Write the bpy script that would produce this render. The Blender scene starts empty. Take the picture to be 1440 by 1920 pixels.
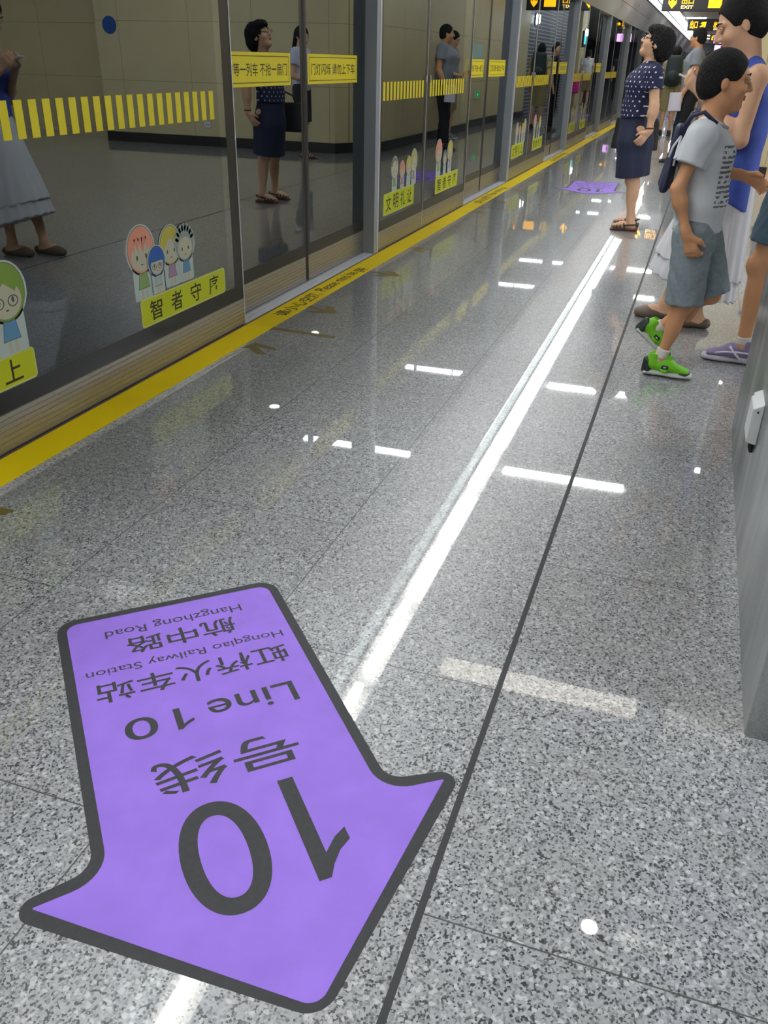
import bpy, bmesh, math, random
import numpy as np
from mathutils import Vector, Matrix
from mathutils.geometry import tessellate_polygon
random.seed(7)
SC = bpy.context.scene
COL = SC.collection
V = np.array

# ---------------------------------------------------------------- materials
MATS = {}
def lin(c):
    return tuple(((v/255.0)/12.92 if v/255.0 <= .04045 else ((v/255.0+.055)/1.055)**2.4) for v in c)
def mat(name, rgb=(128, 128, 128), rough=.5, metal=0., spec=.5, emit=0., coat=0., noise=0., nscale=40., bump=0.):
    if name in MATS: return MATS[name]
    m = bpy.data.materials.new(name); m.use_nodes = True
    b = m.node_tree.nodes['Principled BSDF']; c = lin(rgb)
    b.inputs['Base Color'].default_value = (*c, 1)
    b.inputs['Roughness'].default_value = rough
    b.inputs['Metallic'].default_value = metal
    b.inputs['Specular IOR Level'].default_value = spec
    b.inputs['Coat Weight'].default_value = coat
    b.inputs['Coat Roughness'].default_value = .03
    if emit:
        b.inputs['Emission Color'].default_value = (*c, 1)
        b.inputs['Emission Strength'].default_value = emit
    nt = m.node_tree; N = nt.nodes; L = nt.links
    if noise:
        tc = N.new('ShaderNodeTexCoord'); n = N.new('ShaderNodeTexNoise')
        n.inputs['Scale'].default_value = nscale; n.inputs['Detail'].default_value = 5
        L.new(tc.outputs['Object'], n.inputs['Vector'])
        r = N.new('ShaderNodeValToRGB')
        r.color_ramp.elements[0].position = .3; r.color_ramp.elements[1].position = .7
        r.color_ramp.elements[0].color = (*[max(0, v*(1-noise)) for v in c], 1)
        r.color_ramp.elements[1].color = (*[min(1, v*(1+noise)) for v in c], 1)
        L.new(n.outputs['Fac'], r.inputs['Fac']); L.new(r.outputs['Color'], b.inputs['Base Color'])
        if bump:
            bp = N.new('ShaderNodeBump'); bp.inputs['Strength'].default_value = bump; bp.inputs['Distance'].default_value = .01
            L.new(n.outputs['Fac'], bp.inputs['Height']); L.new(bp.outputs['Normal'], b.inputs['Normal'])
    MATS[name] = m
    return m

class NB:
    """tiny node builder"""
    def __init__(s, m): s.nt = m.node_tree; s.N = s.nt.nodes; s.L = s.nt.links
    def n(s, t, **k):
        o = s.N.new(t)
        for a, v in k.items(): setattr(o, a, v)
        return o
    def put(s, sock, v):
        if hasattr(v, 'is_linked'): s.L.new(v, sock)
        else: sock.default_value = v
    def math(s, op, a, b=0., c=0.):
        o = s.n('ShaderNodeMath', operation=op); s.put(o.inputs[0], a); s.put(o.inputs[1], b); s.put(o.inputs[2], c)
        return o.outputs[0]
    def mix(s, f, a, b):
        o = s.n('ShaderNodeMix', data_type='RGBA'); s.put(o.inputs[0], f)
        s.put(o.inputs[6], a if hasattr(a, 'is_linked') else (*a, 1)); s.put(o.inputs[7], b if hasattr(b, 'is_linked') else (*b, 1))
        return o.outputs[2]
    def ramp(s, f, p0, p1):
        o = s.n('ShaderNodeMapRange', clamp=True); s.put(o.inputs[0], f); o.inputs[1].default_value = p0; o.inputs[2].default_value = p1
        return o.outputs[0]

def floor_material():
    m = bpy.data.materials.new('polished_granite'); m.use_nodes = True
    B = NB(m); P = B.N['Principled BSDF']
    geo = B.n('ShaderNodeNewGeometry'); pos = geo.outputs['Position']
    sx = B.n('ShaderNodeSeparateXYZ'); B.L.new(pos, sx.inputs[0]); X, Y = sx.outputs[0], sx.outputs[1]
    def noise(scale, det=3., rgh=.6):
        o = B.n('ShaderNodeTexNoise'); B.L.new(pos, o.inputs['Vector']); o.inputs['Scale'].default_value = scale
        o.inputs['Detail'].default_value = det; o.inputs['Roughness'].default_value = rgh; return o.outputs['Fac']
    def vor(scale):
        o = B.n('ShaderNodeTexVoronoi'); B.L.new(pos, o.inputs['Vector']); o.inputs['Scale'].default_value = scale
        return o
    v1 = vor(250.); c1 = B.n('ShaderNodeSeparateColor'); B.L.new(v1.outputs['Color'], c1.inputs[0])
    grain = c1.outputs[0]
    v2 = vor(150.); c2 = B.n('ShaderNodeSeparateColor'); B.L.new(v2.outputs['Color'], c2.inputs[0])
    n1 = noise(90., 4.); n2 = noise(3.5, 3.)
    base = B.mix(grain, (.23, .24, .255), (.44, .445, .45))
    base = B.mix(B.ramp(n1, .42, .6), base, (.34, .345, .35))
    dark = B.math('MULTIPLY', B.math('LESS_THAN', c1.outputs[1], .24), B.ramp(noise(60., 2.), .36, .5))
    base = B.mix(B.math('MULTIPLY', dark, .96), base, (.016, .018, .02))
    base = B.mix(B.math('MULTIPLY', B.math('LESS_THAN', c1.outputs[2], .16), .6), base, (.11, .115, .12))
    big = B.math('MULTIPLY', B.math('LESS_THAN', c2.outputs[1], .07), B.ramp(v2.outputs['Distance'], .55, .3))
    base = B.mix(B.math('MULTIPLY', big, .8), base, (.035, .04, .045))
    wh = B.math('MULTIPLY', B.math('GREATER_THAN', c2.outputs[2], .92), .6)
    base = B.mix(wh, base, (.62, .62, .61))
    base = B.mix(B.math('MULTIPLY', B.ramp(n2, .45, .75), .25), base, (.27, .265, .22))
    # tile joints: 0.6 m wide columns of 1.2 m long slabs, laid half-bond
    cx = B.math('DIVIDE', B.math('ADD', X, .226), .6)
    ci = B.math('FLOOR', cx)
    fx = B.math('SUBTRACT', cx, ci)
    odd = B.math('MODULO', B.math('ADD', ci, 100.), 2.)
    cy = B.math('DIVIDE', B.math('SUBTRACT', Y, B.math('ADD', .921, B.math('MULTIPLY', odd, .605))), 1.2)
    fy = B.math('FRACT', B.math('ADD', cy, 50.))
    w = .0016
    jx = B.math('LESS_THAN', B.math('MULTIPLY', B.math('MINIMUM', fx, B.math('SUBTRACT', 1., fx)), .6), w)
    jy = B.math('LESS_THAN', B.math('MULTIPLY', B.math('MINIMUM', fy, B.math('SUBTRACT', 1., fy)), 1.2), w)
    j = B.math('MAXIMUM', jx, jy)
    base = B.mix(B.math('MULTIPLY', j, .9), base, (.05, .048, .042))
    B.L.new(base, P.inputs['Base Color'])
    P.inputs['Roughness'].default_value = .34
    P.inputs['Specular IOR Level'].default_value = .5
    P.inputs['Coat Weight'].default_value = 1.
    P.inputs['Coat IOR'].default_value = 1.6
    B.L.new(B.math('MULTIPLY_ADD', noise(9., 2.), .012, .012), P.inputs['Coat Roughness'])
    return m

def granite_dark():
    m = bpy.data.materials.new('grey_green_granite'); m.use_nodes = True
    B = NB(m); P = B.N['Principled BSDF']
    tc = B.n('ShaderNodeTexCoord')
    mp = B.n('ShaderNodeMapping'); mp.inputs['Scale'].default_value = (1, 1, .22); B.L.new(tc.outputs['Object'], mp.inputs[0])
    n = B.n('ShaderNodeTexNoise'); n.inputs['Scale'].default_value = 9; n.inputs['Detail'].default_value = 6; B.L.new(mp.outputs[0], n.inputs['Vector'])
    n2 = B.n('ShaderNodeTexNoise'); n2.inputs['Scale'].default_value = 260; n2.inputs['Detail'].default_value = 3; B.L.new(tc.outputs['Object'], n2.inputs['Vector'])
    c = B.mix(B.ramp(n.outputs['Fac'], .42, .6), (.07, .085, .085), (.22, .24, .235))
    c = B.mix(B.math('MULTIPLY', B.ramp(n2.outputs['Fac'], .45, .65), .5), c, (.33, .33, .32))
    B.L.new(c, P.inputs['Base Color']); P.inputs['Roughness'].default_value = .3
    return m

def glass_material():
    m = bpy.data.materials.new('coated_glass'); m.use_nodes = True
    B = NB(m); B.N.remove(B.N['Principled BSDF']); out = B.N['Material Output']
    fr = B.n('ShaderNodeFresnel'); fr.inputs['IOR'].default_value = 2.6
    gl = B.n('ShaderNodeBsdfGlossy'); gl.inputs['Roughness'].default_value = .0; gl.inputs['Color'].default_value = (.84, .92, .96, 1)
    tr = B.n('ShaderNodeBsdfTransparent'); tr.inputs['Color'].default_value = (.3, .32, .315, 1)
    mx = B.n('ShaderNodeMixShader'); B.L.new(fr.outputs[0], mx.inputs[0]); B.L.new(tr.outputs[0], mx.inputs[1]); B.L.new(gl.outputs[0], mx.inputs[2])
    B.L.new(mx.outputs[0], out.inputs['Surface'])
    return m
def clear_material():
    m = bpy.data.materials.new('glass_body'); m.use_nodes = True
    B = NB(m); B.N.remove(B.N['Principled BSDF']); out = B.N['Material Output']
    tr = B.n('ShaderNodeBsdfTransparent'); tr.inputs['Color'].default_value = (.95, .97, .96, 1)
    B.L.new(tr.outputs[0], out.inputs['Surface'])
    return m
def dots_material():
    m = bpy.data.materials.new('navy_polka_dot_cloth'); m.use_nodes = True
    B = NB(m); P = B.N['Principled BSDF']
    tc = B.n('ShaderNodeTexCoord')
    sp = B.n('ShaderNodeSeparateXYZ'); B.L.new(tc.outputs['Object'], sp.inputs[0])
    per = .058
    u = B.math('DIVIDE', B.math('SUBTRACT', sp.outputs[0], sp.outputs[1]), per); v = B.math('DIVIDE', B.math('ADD', sp.outputs[2], 5.), per*.6)
    row = B.math('FLOOR', v); u2 = B.math('ADD', B.math('ADD', u, B.math('MULTIPLY', B.math('MODULO', row, 2.), .5)), 50.)
    du = B.math('MULTIPLY', B.math('SUBTRACT', B.math('FRACT', u2), .5), per); dv = B.math('MULTIPLY', B.math('SUBTRACT', B.math('FRACT', v), .5), per*.6)
    d = B.math('SQRT', B.math('ADD', B.math('MULTIPLY', du, du), B.math('MULTIPLY', dv, dv)))
    c = B.mix(B.math('LESS_THAN', d, .0066), lin((30, 32, 68)), (.72, .72, .78))
    B.L.new(c, P.inputs['Base Color']); P.inputs['Roughness'].default_value = .8
    return m
def brick_material():
    m = bpy.data.materials.new('dark_brick_tile'); m.use_nodes = True
    B = NB(m); P = B.N['Principled BSDF']
    tc = B.n('ShaderNodeTexCoord'); mp = B.n('ShaderNodeMapping'); mp.inputs['Rotation'].default_value = (math.pi/2, 0, math.pi/2)
    sp = B.n('ShaderNodeSeparateXYZ'); B.L.new(tc.outputs['Object'], sp.inputs[0])
    cb = B.n('ShaderNodeCombineXYZ'); B.L.new(sp.outputs[1], cb.inputs[0]); B.L.new(sp.outputs[2], cb.inputs[1])
    b = B.n('ShaderNodeTexBrick'); b.inputs['Scale'].default_value = 1.; B.L.new(cb.outputs[0], b.inputs['Vector'])
    b.inputs['Brick Width'].default_value = .42; b.inputs['Row Height'].default_value = .085; b.inputs['Mortar Size'].default_value = .014
    b.inputs['Color1'].default_value = (.045, .055, .085, 1); b.inputs['Color2'].default_value = (.06, .065, .09, 1); b.inputs['Mortar'].default_value = (.42, .42, .46, 1)
    B.L.new(b.outputs['Color'], P.inputs['Base Color']); P.inputs['Roughness'].default_value = .5
    return m
def beige_material():
    m = bpy.data.materials.new('beige_wall_panel'); m.use_nodes = True
    B = NB(m); P = B.N['Principled BSDF']
    geo = B.n('ShaderNodeNewGeometry'); sp = B.n('ShaderNodeSeparateXYZ'); B.L.new(geo.outputs['Position'], sp.inputs[0])
    u = B.math('ADD', sp.outputs[0], sp.outputs[1])
    def line(c, per, off):
        f = B.math('FRACT', B.math('ADD', B.math('DIVIDE', B.math('SUBTRACT', c, off), per), 50.))
        return B.math('LESS_THAN', B.math('MULTIPLY', B.math('MINIMUM', f, B.math('SUBTRACT', 1., f)), per), .004)
    j = B.math('MAXIMUM', line(sp.outputs[2], .8, .08), line(u, 1.2, .3))
    n = B.n('ShaderNodeTexNoise'); n.inputs['Scale'].default_value = 3.; B.L.new(geo.outputs['Position'], n.inputs['Vector'])
    c = B.mix(n.outputs['Fac'], (.54, .44, .235), (.62, .51, .29))
    c = B.mix(j, c, (.3, .24, .12))
    B.L.new(c, P.inputs['Base Color']); P.inputs['Roughness'].default_value = .45
    return m
def tee_print_material():
    m = bpy.data.materials.new('grey_tee_with_chest_print'); m.use_nodes = True
    B = NB(m); P = B.N['Principled BSDF']
    geo = B.n('ShaderNodeNewGeometry'); sp = B.n('ShaderNodeSeparateXYZ'); B.L.new(geo.outputs['Position'], sp.inputs[0])
    X, Y, Z = sp.outputs
    box = B.math('MULTIPLY', B.math('GREATER_THAN', X, .085), B.math('MULTIPLY', B.math('GREATER_THAN', Z, .745), B.math('LESS_THAN', Z, .985)))
    nz = B.n('ShaderNodeTexNoise'); nz.inputs['Scale'].default_value = 34.; nz.inputs['Detail'].default_value = 4.; B.L.new(geo.outputs['Position'], nz.inputs['Vector'])
    rows = B.math('GREATER_THAN', B.math('SINE', B.math('MULTIPLY', Z, 330.)), -.1)
    ink = B.math('MULTIPLY', box, B.math('MULTIPLY', rows, B.math('GREATER_THAN', nz.outputs['Fac'], .46)))
    c = B.mix(B.math('MULTIPLY', ink, .85), lin((205, 209, 214)), lin((70, 66, 66)))
    B.L.new(c, P.inputs['Base Color']); P.inputs['Roughness'].default_value = .85
    return m

M_FLOOR = floor_material(); M_GRAN = granite_dark(); M_GLASS = glass_material(); M_CLEAR = clear_material()
M_DOTS = dots_material(); M_BRICK = brick_material(); M_BEIGE = beige_material(); M_TEE = tee_print_material()
M_CEIL = mat('ceiling_panel', (168, 166, 156), .6, noise=.05, nscale=2)
M_STEEL = mat('brushed_steel', (176, 172, 164), .33, .85, noise=.06, nscale=60)
M_SILL = mat('aluminium_sill', (216, 218, 226), .45, .3)
M_POST = mat('grey_painted_metal', (160, 167, 175), .42, .1)
M_BLACK = mat('black_border', (36, 37, 36), .28, spec=.35)
M_RUB = mat('black_rubber', (30, 30, 32), .7)
M_YEL = mat('yellow_vinyl', (255, 222, 0), .6, spec=.3, noise=.04, nscale=6)
M_LAB = mat('yellow_sticker', (240, 222, 20), .5)
M_LIME = mat('lime_sticker', (205, 214, 22), .5)
M_LIMEB = mat('pale_lime_border', (214, 222, 120), .5)
M_INK = mat('dark_print', (48, 40, 22), .6)
M_PUR = mat('purple_vinyl', (147, 113, 212), .62, spec=.25, noise=.07, nscale=11)
M_DGREY = mat('charcoal_vinyl', (58, 59, 60), .6, spec=.25, noise=.08, nscale=90)
M_BROWN = mat('brown_tape', (112, 96, 44), .55, noise=.12, nscale=30)
M_BRSTRIP = mat('brown_strip', (104, 84, 78), .6)
M_FASCIA = mat('fascia_panel', (205, 204, 206), .45)
M_WHITE = mat('white_plastic', (214, 217, 216), .45)
M_FROST = mat('frosted_glass_strip', (214, 232, 228), .35, emit=1.6)
M_LAMP = mat('lamp_white', (250, 252, 255), .5, emit=9.)
M_LAMPN = mat('lamp_tube', (250, 252, 255), .5, emit=42.)
M_LAMPW = mat('lamp_soft', (255, 246, 232), .5, emit=2.6)
M_FILLB = mat('fill_behind', (250, 250, 255), .5, emit=3.8)  # fill added out of view, brightens faces turned towards the camera
M_SPOT = mat('lamp_spot', (255, 252, 244), .5, emit=30.)
M_SKIN = mat('skin_light', (218, 172, 138), .55, noise=.05, nscale=14)
M_SKIN2 = mat('skin_tan', (206, 150, 108), .55, noise=.05, nscale=14)
M_HAIR = mat('black_hair', (30, 29, 30), .8, spec=.25, noise=.5, nscale=130, bump=.8)
M_EYEW = mat('eye_white', (176, 160, 148), .35)
M_IRIS = mat('dark_iris', (24, 18, 14), .2)
M_LIP = mat('lips', (170, 96, 84), .5)

# ---------------------------------------------------------------- object helpers
def mesh_obj(name, verts, faces, material, parent=None, smooth=False, fmats=None):
    me = bpy.data.meshes.new(name)
    off = np.zeros(3)
    if parent is not None:
        p = parent
        while p is not None: off = off + np.array(p.location); p = p.parent
    vs = np.asarray(verts, dtype=float) - off
    me.from_pydata([tuple(v) for v in vs], [], [tuple(f) for f in faces])
    mats = material if isinstance(material, (list, tuple)) else [material]
    for m in mats: me.materials.append(m)
    if fmats is not None: me.polygons.foreach_set('material_index', fmats)
    if smooth: me.polygons.foreach_set('use_smooth', [True]*len(me.polygons))
    me.update()
    o = bpy.data.objects.new(name, me); COL.objects.link(o)
    if parent is not None: o.parent = parent
    return o
def thing(name, label, cat, loc=(0, 0, 0), group=None):
    o = bpy.data.objects.new(name, None); COL.objects.link(o); o.location = loc
    o['label'] = label; o['category'] = cat
    if group: o['group'] = group
    return o
def tag(o, label=None, cat=None, group=None, kind=None):
    if label: o['label'] = label
    if cat: o['category'] = cat
    if group: o['group'] = group
    if kind: o['kind'] = kind
    return o

class MB:
    def __init__(s): s.v = []; s.f = []
    def quadbox(s, c8):
        n = len(s.v); s.v += [tuple(p) for p in c8]
        s.f += [tuple(n+i for i in q) for q in ((0, 3, 2, 1), (4, 5, 6, 7), (0, 1, 5, 4), (1, 2, 6, 5), (2, 3, 7, 6), (3, 0, 4, 7))]
        return s
    def box(s, x0, x1, y0, y1, z0, z1):
        return s.quadbox([(x0, y0, z0), (x1, y0, z0), (x1, y1, z0), (x0, y1, z0), (x0, y0, z1), (x1, y0, z1), (x1, y1, z1), (x0, y1, z1)])
    def prism(s, poly, axis, a0, a1):
        """poly: 2D points; axis 'y': (x,z) extruded along y; 'z': (x,y) along z; 'x': (y,z) along x"""
        n = len(s.v); k = len(poly)
        def P(p, a):
            return (p[0], a, p[1]) if axis == 'y' else ((p[0], p[1], a) if axis == 'z' else (a, p[0], p[1]))
        s.v += [P(p, a0) for p in poly] + [P(p, a1) for p in poly]
        for i in range(k): s.f.append((n+i, n+(i+1) % k, n+k+(i+1) % k, n+k+i))
        for t in tessellate_polygon([[Vector((p[0], p[1], 0)) for p in poly]]):
            s.f.append((n+t[0], n+t[2], n+t[1])); s.f.append((n+k+t[0], n+k+t[1], n+k+t[2]))
        return s
    def tube(s, pts, r, seg=8):
        pts = [Vector(p) for p in pts]; n0 = len(s.v); rs = r if isinstance(r, (list, tuple)) else [r]*len(pts)
        for i, p in enumerate(pts):
            d = (pts[min(i+1, len(pts)-1)] - pts[max(i-1, 0)]).normalized()
            a = d.orthogonal().normalized() if i == 0 else (a - d*a.dot(d)).normalized()
            b = d.cross(a)
            for j in range(seg):
                t = 2*math.pi*j/seg; s.v.append(tuple(p + (a*math.cos(t)+b*math.sin(t))*rs[i]))
        for i in range(len(pts)-1):
            for j in range(seg):
                a0 = n0+i*seg+j; b0 = n0+i*seg+(j+1) % seg
                s.f.append((a0, b0, b0+seg, a0+seg))
        s.f.append(tuple(n0+j for j in reversed(range(seg)))); s.f.append(tuple(n0+(len(pts)-1)*seg+j for j in range(seg)))
        return s
    def ball(s, c, r, seg=12, rings=8):
        r = r if isinstance(r, (list, tuple)) else (r, r, r); n = len(s.v)
        s.v.append((c[0], c[1], c[2]+r[2]))
        for i in range(1, rings):
            ph = math.pi*i/rings
            for j in range(seg):
                th = 2*math.pi*j/seg
                s.v.append((c[0]+r[0]*math.sin(ph)*math.cos(th), c[1]+r[1]*math.sin(ph)*math.sin(th), c[2]+r[2]*math.cos(ph)))
        s.v.append((c[0], c[1], c[2]-r[2])); e = len(s.v)-1
        for j in range(seg):
            s.f.append((n, n+1+j, n+1+(j+1) % seg))
            s.f.append((e, e-seg+(j+1) % seg, e-seg+j))
        for i in range(rings-2):
            for j in range(seg):
                a = n+1+i*seg+j; b = n+1+i*seg+(j+1) % seg
                s.f.append((a, a+seg, b+seg, b))
        return s
    def build(s, name, m, parent=None, smooth=False, bevel=0.):
        o = mesh_obj(name, s.v, s.f, m, parent, smooth)
        if bevel:
            bm = bmesh.new(); bm.from_mesh(o.data)
            bmesh.ops.bevel(bm, geom=list(bm.edges), offset=bevel, segments=2, affect='EDGES', profile=.6)
            bm.to_mesh(o.data); bm.free()
        return o

def struct(name, mb, m, label=None, smooth=False):
    o = mb.build(name, m, None, smooth); o['kind'] = 'structure'
    if label: o['label'] = label
    o['category'] = name.split('_')[0]
    return o

# flat print: 2D polygon laid on a plane (origin, right, up)
def plate(name, poly, basis, m, parent=None, lift=0., thick=.0006):
    O, Rr, U = [np.array(b, float) for b in basis]; Nn = np.cross(Rr, U)
    k = len(poly)
    bot = [O + Rr*p[0] + U*p[1] + Nn*lift for p in poly]; top = [p + Nn*thick for p in bot]
    f = [(i, (i+1) % k, k+(i+1) % k, k+i) for i in range(k)]
    area = sum(poly[i][0]*poly[(i+1) % k][1]-poly[(i+1) % k][0]*poly[i][1] for i in range(k))
    for t in tessellate_polygon([[Vector((p[0], p[1], 0)) for p in poly]]):
        a, b, c = [poly[i] for i in t]
        cr = (b[0]-a[0])*(c[1]-a[1])-(b[1]-a[1])*(c[0]-a[0])
        t = t if cr > 0 else (t[0], t[2], t[1])
        f.append(tuple(k+i for i in t)); f.append((t[0], t[2], t[1]))
    if area < 0: f[:k] = [tuple(reversed(q)) for q in f[:k]]
    return mesh_obj(name, bot+top, f, m, parent)
def rect(x0, x1, y0, y1): return [(x0, y0), (x1, y0), (x1, y1), (x0, y1)]
def rounded(pts, radii, seg=6):
    out = []; n = len(pts)
    for i, p in enumerate(pts):
        r = radii[i] if isinstance(radii, (list, tuple)) else radii
        a = Vector(pts[i-1])-Vector(p); b = Vector(pts[(i+1) % n])-Vector(p)
        if r <= 0: out.append(tuple(p)); continue
        ang = a.angle(b); d = min(r/math.tan(ang/2), a.length*.49, b.length*.49); rr = d*math.tan(ang/2)
        a.normalize(); b.normalize()
        c = Vector(p) + (a+b).normalized()*(rr/math.sin(ang/2))
        s = Vector(p)+a*d-c; e = Vector(p)+b*d-c
        th = s.angle(e); sg = 1 if s.x*e.y-s.y*e.x > 0 else -1
        for j in range(seg+1):
            t = sg*th*j/seg; out.append((c.x+s.x*math.cos(t)-s.y*math.sin(t), c.y+s.x*math.sin(t)+s.y*math.cos(t)))
    return out
def ellipse(cx, cy, rx, ry, n=24, rot=0.):
    o = []
    for i in range(n):
        t = 2*math.pi*i/n; x = rx*math.cos(t); y = ry*math.sin(t)
        o.append((cx+x*math.cos(rot)-y*math.sin(rot), cy+x*math.sin(rot)+y*math.cos(rot)))
    return o
def frame_poly(name, x0, x1, y0, y1, w, basis, m, parent, lift):
    O, Rr, U = [np.array(b, float) for b in basis]; Nn = np.cross(Rr, U); vs = []; fs = []
    for (a, b, c, d) in ((x0, x1, y0, y0+w), (x0, x1, y1-w, y1), (x0, x0+w, y0+w, y1-w), (x1-w, x1, y0+w, y1-w)):
        n = len(vs); vs += [O+Rr*p[0]+U*p[1]+Nn*lift for p in rect(a, b, c, d)]; fs.append((n, n+1, n+2, n+3))
    return mesh_obj(name, vs, fs, m, parent)
_TXT = {}
def text(name, s, basis, x0, x1, y0, y1, m, parent=None, lift=.0012, bold=0.):
    """lettering fitted into the box x0..x1, y0..y1 of the plane"""
    key = (s, bold)
    if key not in _TXT:
        fc = bpy.data.curves.new('lettering', 'FONT'); fc.body = s; fc.size = 1.; fc.offset = bold; fc.resolution_u = 12 if len(s) < 7 else 5
        o = bpy.data.objects.new('lettering', fc); COL.objects.link(o)
        dg = bpy.context.evaluated_depsgraph_get(); dg.update()
        me = bpy.data.meshes.new_from_object(o.evaluated_get(dg))
        vv = np.zeros(len(me.vertices)*3); me.vertices.foreach_get('co', vv)
        _TXT[key] = (vv.reshape(-1, 3), [tuple(p.vertices) for p in me.polygons])
        bpy.data.objects.remove(o); bpy.data.curves.remove(fc); bpy.data.meshes.remove(me)
    v, f = _TXT[key]
    if len(v) == 0: return None
    lo, hi = v.min(0), v.max(0); sz = np.maximum(hi-lo, 1e-6)
    u = (v-lo)/sz
    O, Rr, U = [np.array(b, float) for b in basis]; Nn = np.cross(Rr, U)
    vs = O + np.outer(x0+u[:, 0]*(x1-x0), Rr) + np.outer(y0+u[:, 1]*(y1-y0), U) + Nn*lift
    return mesh_obj(name, vs, f, m, parent)

# ---------------------------------------------------------------- implicit-surface modeller (organic shapes)
class Sdf:
    def __init__(s): s.ops = []
    def cone(s, a, b, ra, rb, k=.02, op='u'):
        a = np.array(a, float); b = np.array(b, float); r = max(ra, rb)
        def fn(P):
            ba = b-a; t = np.clip(((P-a)@ba)/max(ba@ba, 1e-9), 0, 1)
            return np.linalg.norm(P-a-t[..., None]*ba, axis=-1)-(ra+(rb-ra)*t)
        s.ops.append((op, fn, np.minimum(a, b)-r, np.maximum(a, b)+r, k)); return s
    def chain(s, pts, rs, k=.02):
        for i in range(len(pts)-1): s.cone(pts[i], pts[i+1], rs[i], rs[i+1], k)
        return s
    def ell(s, c, r, R=None, k=.02, op='u'):
        c = np.array(c, float); r = np.array(r, float); R = np.eye(3) if R is None else np.array(R, float)
        ext = np.sqrt(((R*r)**2).sum(1))
        def fn(P):
            q = (P-c)@R; k0 = np.linalg.norm(q/r, axis=-1); k1 = np.linalg.norm(q/(r*r), axis=-1)
            return k0*(k0-1)/np.maximum(k1, 1e-9)
        s.ops.append((op, fn, c-ext, c+ext, k)); return s
    def tube(s, a, b, side, wa, wb, k=.02, flat=(False, False), op='u'):
        """elliptic tube from a to b; wa/wb = (half width along side, half depth)"""
        a = np.array(a, float); b = np.array(b, float); ax = b-a; L = np.linalg.norm(ax); ax = ax/L
        sd = np.array(side, float); sd = sd-ax*(sd@ax); sd /= np.linalg.norm(sd); dp = np.cross(ax, sd)
        wa = np.array(wa, float); wb = np.array(wb, float); r = max(wa.max(), wb.max())
        def fn(P):
            q = P-a; t = q@ax; tc = np.clip(t/L, 0, 1)
            wu = wa[0]+(wb[0]-wa[0])*tc; wv = wa[1]+(wb[1]-wa[1])*tc
            u = q@sd; v = q@dp
            rad = np.sqrt((u/wu)**2+(v/wv)**2); sc = np.sqrt(u*u+v*v)/np.maximum(rad, 1e-6)
            d = np.where(rad > 1e-6, (rad-1)*sc, -np.minimum(wu, wv))
            over = np.maximum(-t, t-L)
            cap = np.where(t < L*.5, flat[0], flat[1])
            dflat = np.maximum(d, over)
            ov = np.maximum(over, 0); m = np.minimum(wu, wv)
            dround = np.where(ov > 0, np.sqrt(np.maximum(d+m, 0)**2+ov**2)-m, d)
            return np.where(cap, dflat, dround)
        s.ops.append((op, fn, np.minimum(a, b)-r, np.maximum(a, b)+r, k)); return s
    def box(s, c, h, R=None, rnd=.005, k=.01, op='u'):
        c = np.array(c, float); h = np.array(h, float); R = np.eye(3) if R is None else np.array(R, float)
        ext = np.abs(R)@h
        def fn(P):
            q = np.abs((P-c)@R)-(h-rnd)
            return np.linalg.norm(np.maximum(q, 0), axis=-1)+np.minimum(q.max(-1), 0)-rnd
        s.ops.append((op, fn, c-ext, c+ext, k)); return s
    def cut(s, p, n):
        p = np.array(p, float); n = np.array(n, float); n = n/np.linalg.norm(n)
        s.ops.append(('cut', lambda P: (P-p)@n, None, None, 0)); return s
    def warp(s, fn): s.ops.append(('add', fn, None, None, 0)); return s
    def mesh(s, vox):
        lo = np.min([o[2] for o in s.ops if o[0] == 'u'], 0)-3*vox; hi = np.max([o[3] for o in s.ops if o[0] == 'u'], 0)+3*vox
        n = np.ceil((hi-lo)/vox).astype(int)+1
        ax = [lo[i]+vox*np.arange(n[i]) for i in range(3)]
        F = np.full(n, 1., np.float64)
        for op, fn, bl, bh, k in s.ops:
            if op in ('cut', 'add'):
                G = np.stack(np.meshgrid(*ax, indexing='ij'), -1); d = fn(G)
                F = np.maximum(F, d) if op == 'cut' else F+d
                continue
            m = k+3*vox
            i0 = np.maximum(np.floor((bl-m-lo)/vox).astype(int), 0); i1 = np.minimum(np.ceil((bh+m-lo)/vox).astype(int)+1, n)
            if np.any(i1 <= i0): continue
            sl = tuple(slice(i0[j], i1[j]) for j in range(3))
            G = np.stack(np.meshgrid(*[ax[j][sl[j]] for j in range(3)], indexing='ij'), -1)
            d = fn(G); c = F[sl]; k = max(k, 1e-5)
            if op == 'u':
                h = np.clip(.5+.5*(c-d)/k, 0, 1); F[sl] = c*(1-h)+d*h-k*h*(1-h)
            else:
                d = -d; h = np.clip(.5-.5*(c-d)/k, 0, 1); F[sl] = c*(1-h)+d*h+k*h*(1-h)
        return surface_nets(F, lo, vox)
    def build(s, name, m, parent=None, vox=.01):
        v, f = s.mesh(vox)
        me = bpy.data.meshes.new(name); off = np.zeros(3); p = parent
        while p is not None: off = off+np.array(p.location); p = p.parent
        v = v-off
        me.vertices.add(len(v)); me.vertices.foreach_set('co', v.astype(np.float32).ravel())
        me.loops.add(f.size); me.loops.foreach_set('vertex_index', f.astype(np.int32).ravel())
        me.polygons.add(len(f)); me.polygons.foreach_set('loop_start', np.arange(0, f.size, 4, dtype=np.int32))
        me.polygons.foreach_set('use_smooth', np.ones(len(f), bool))
        me.update(calc_edges=True); me.validate()
        me.materials.append(m)
        o = bpy.data.objects.new(name, me); COL.objects.link(o)
        if parent is not None: o.parent = parent
        return o
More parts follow.
